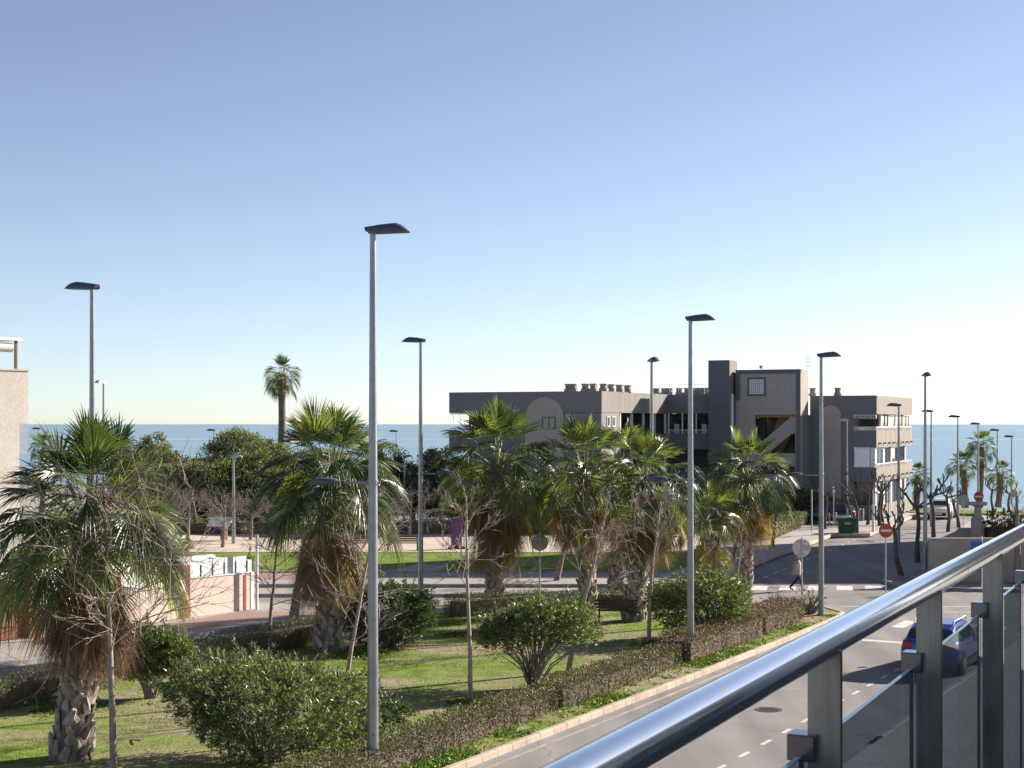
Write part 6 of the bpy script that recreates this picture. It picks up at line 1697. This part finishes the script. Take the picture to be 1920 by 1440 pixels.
FLOOR = EYE - 1.55
bal = empty('glass_balustrade', (0.406, 2.44, FLOOR), RD); tag(bal, 'balcony balustrade of polished steel handrail, flat posts and tinted glass in front', 'balustrade')
hz = EYE - 0.397 - FLOOR
# local x runs along the rail, +y points outwards over the street
hm = MB()
hm.tube([(-2.8, 0, hz), (1.93, 0, hz)], 0.030, 40).build('handrail', MT['chrome'], bal, smooth=True)
MB().tube([(1.936, 0, hz), (9.5, 0, hz)], 0.030, 40).build('handrail', MT['chrome'], bal, smooth=True)
MB().tube([(1.92, 0, hz), (1.945, 0, hz)], 0.0285, 32).build('rail_joint', MT['brushed'], bal, smooth=True)
PT = [-1.86, -0.74, 0.388, 1.49, 2.66, 3.80, 4.95, 6.1, 7.25, 8.4]
for t_ in PT:
    MB().box(t_ - 0.006, t_ + 0.006, -0.031, 0.031, 0.0, hz - 0.012).build('post', MT['brushed'], bal, bevel=0.002)
    cl = MB().box(t_ - 0.028, t_ + 0.028, 0.012, 0.064, hz - 0.214, hz - 0.166).build('clamp', MT['clampm'], bal, bevel=0.003)
    MB().lathe([(0.011, 0.020), (0.011, 0.034)], (t_ + 0.018, -0.012, hz - 0.19), 12, 'Y').build('clamp_bolt', MT['brushed'], cl)
    MB().box(t_ - 0.024, t_ + 0.024, -0.07, 0.05, 0.0, 0.012).build('base_plate', MT['brushed'], bal)
for a, b_ in zip(PT[:-1], PT[1:]):
    pn = MB().box(a + 0.007, b_ - 0.007, 0.037, 0.047, 0.06, hz - 0.208).build('glass_pane', MT['tinted'], bal)
    MB().box(a + 0.007, b_ - 0.007, 0.0372, 0.0468, hz - 0.2078, hz - 0.2055).build('pane_edge', MT['glass_edge'], pn)
    for x_ in (a + 0.0045, b_ - 0.0065):
        MB().box(x_, x_ + 0.002, 0.0372, 0.0468, 0.06, hz - 0.208).build('pane_edge', MT['glass_edge'], pn)
bf = MB().box(-6, 10, -1.95, 0.12, -0.25, 0.0).build('balcony_floor', tiled('balcony_tiles', (0.20, 0.19, 0.18), (0.17, 0.16, 0.155), 0.6, 0.6, RD), None, loc=(0.406, 2.44, FLOOR), rz=RD); struct(bf)
MT['house'] = surf('house_render', (0.60, 0.60, 0.60), (0.56, 0.56, 0.56), scale=1.0, fine=25, rough=0.9)
hw_ = MB()
hw_.box(-6, 10, -2.3, -1.95, 2.35, 2.75); hw_.box(-6, 10, -2.3, -1.95, -6.0, 0.0)
for a, b_ in ((-6, -3.2), (-0.9, 0.2), (2.6, 3.6), (6.0, 10)): hw_.box(a, b_, -2.3, -1.95, 0.0, 2.35)
hw_.box(-6, 10, -6.3, -2.3, -6.0, -0.1)
ho = struct(hw_.build('house_wall', MT['house'], None, loc=(0.406, 2.44, FLOOR), rz=RD))
for a, b_ in ((-3.2, -0.9), (0.2, 2.6), (3.6, 6.0)):
    f_ = MB()
    f_.box(a, b_, -2.18, -2.08, 0.0, 0.07); f_.box(a, b_, -2.18, -2.08, 2.28, 2.35)
    for x_ in (a, (a + b_) / 2 - 0.04, b_ - 0.07): f_.box(x_, x_ + 0.07, -2.18, -2.08, 0.07, 2.28)
    fo = f_.build('sliding_door', MT['white'], ho)
    MB().box(a + 0.07, b_ - 0.07, -2.15, -2.13, 0.07, 2.28).build('pane', MT['darkglass'], fo)
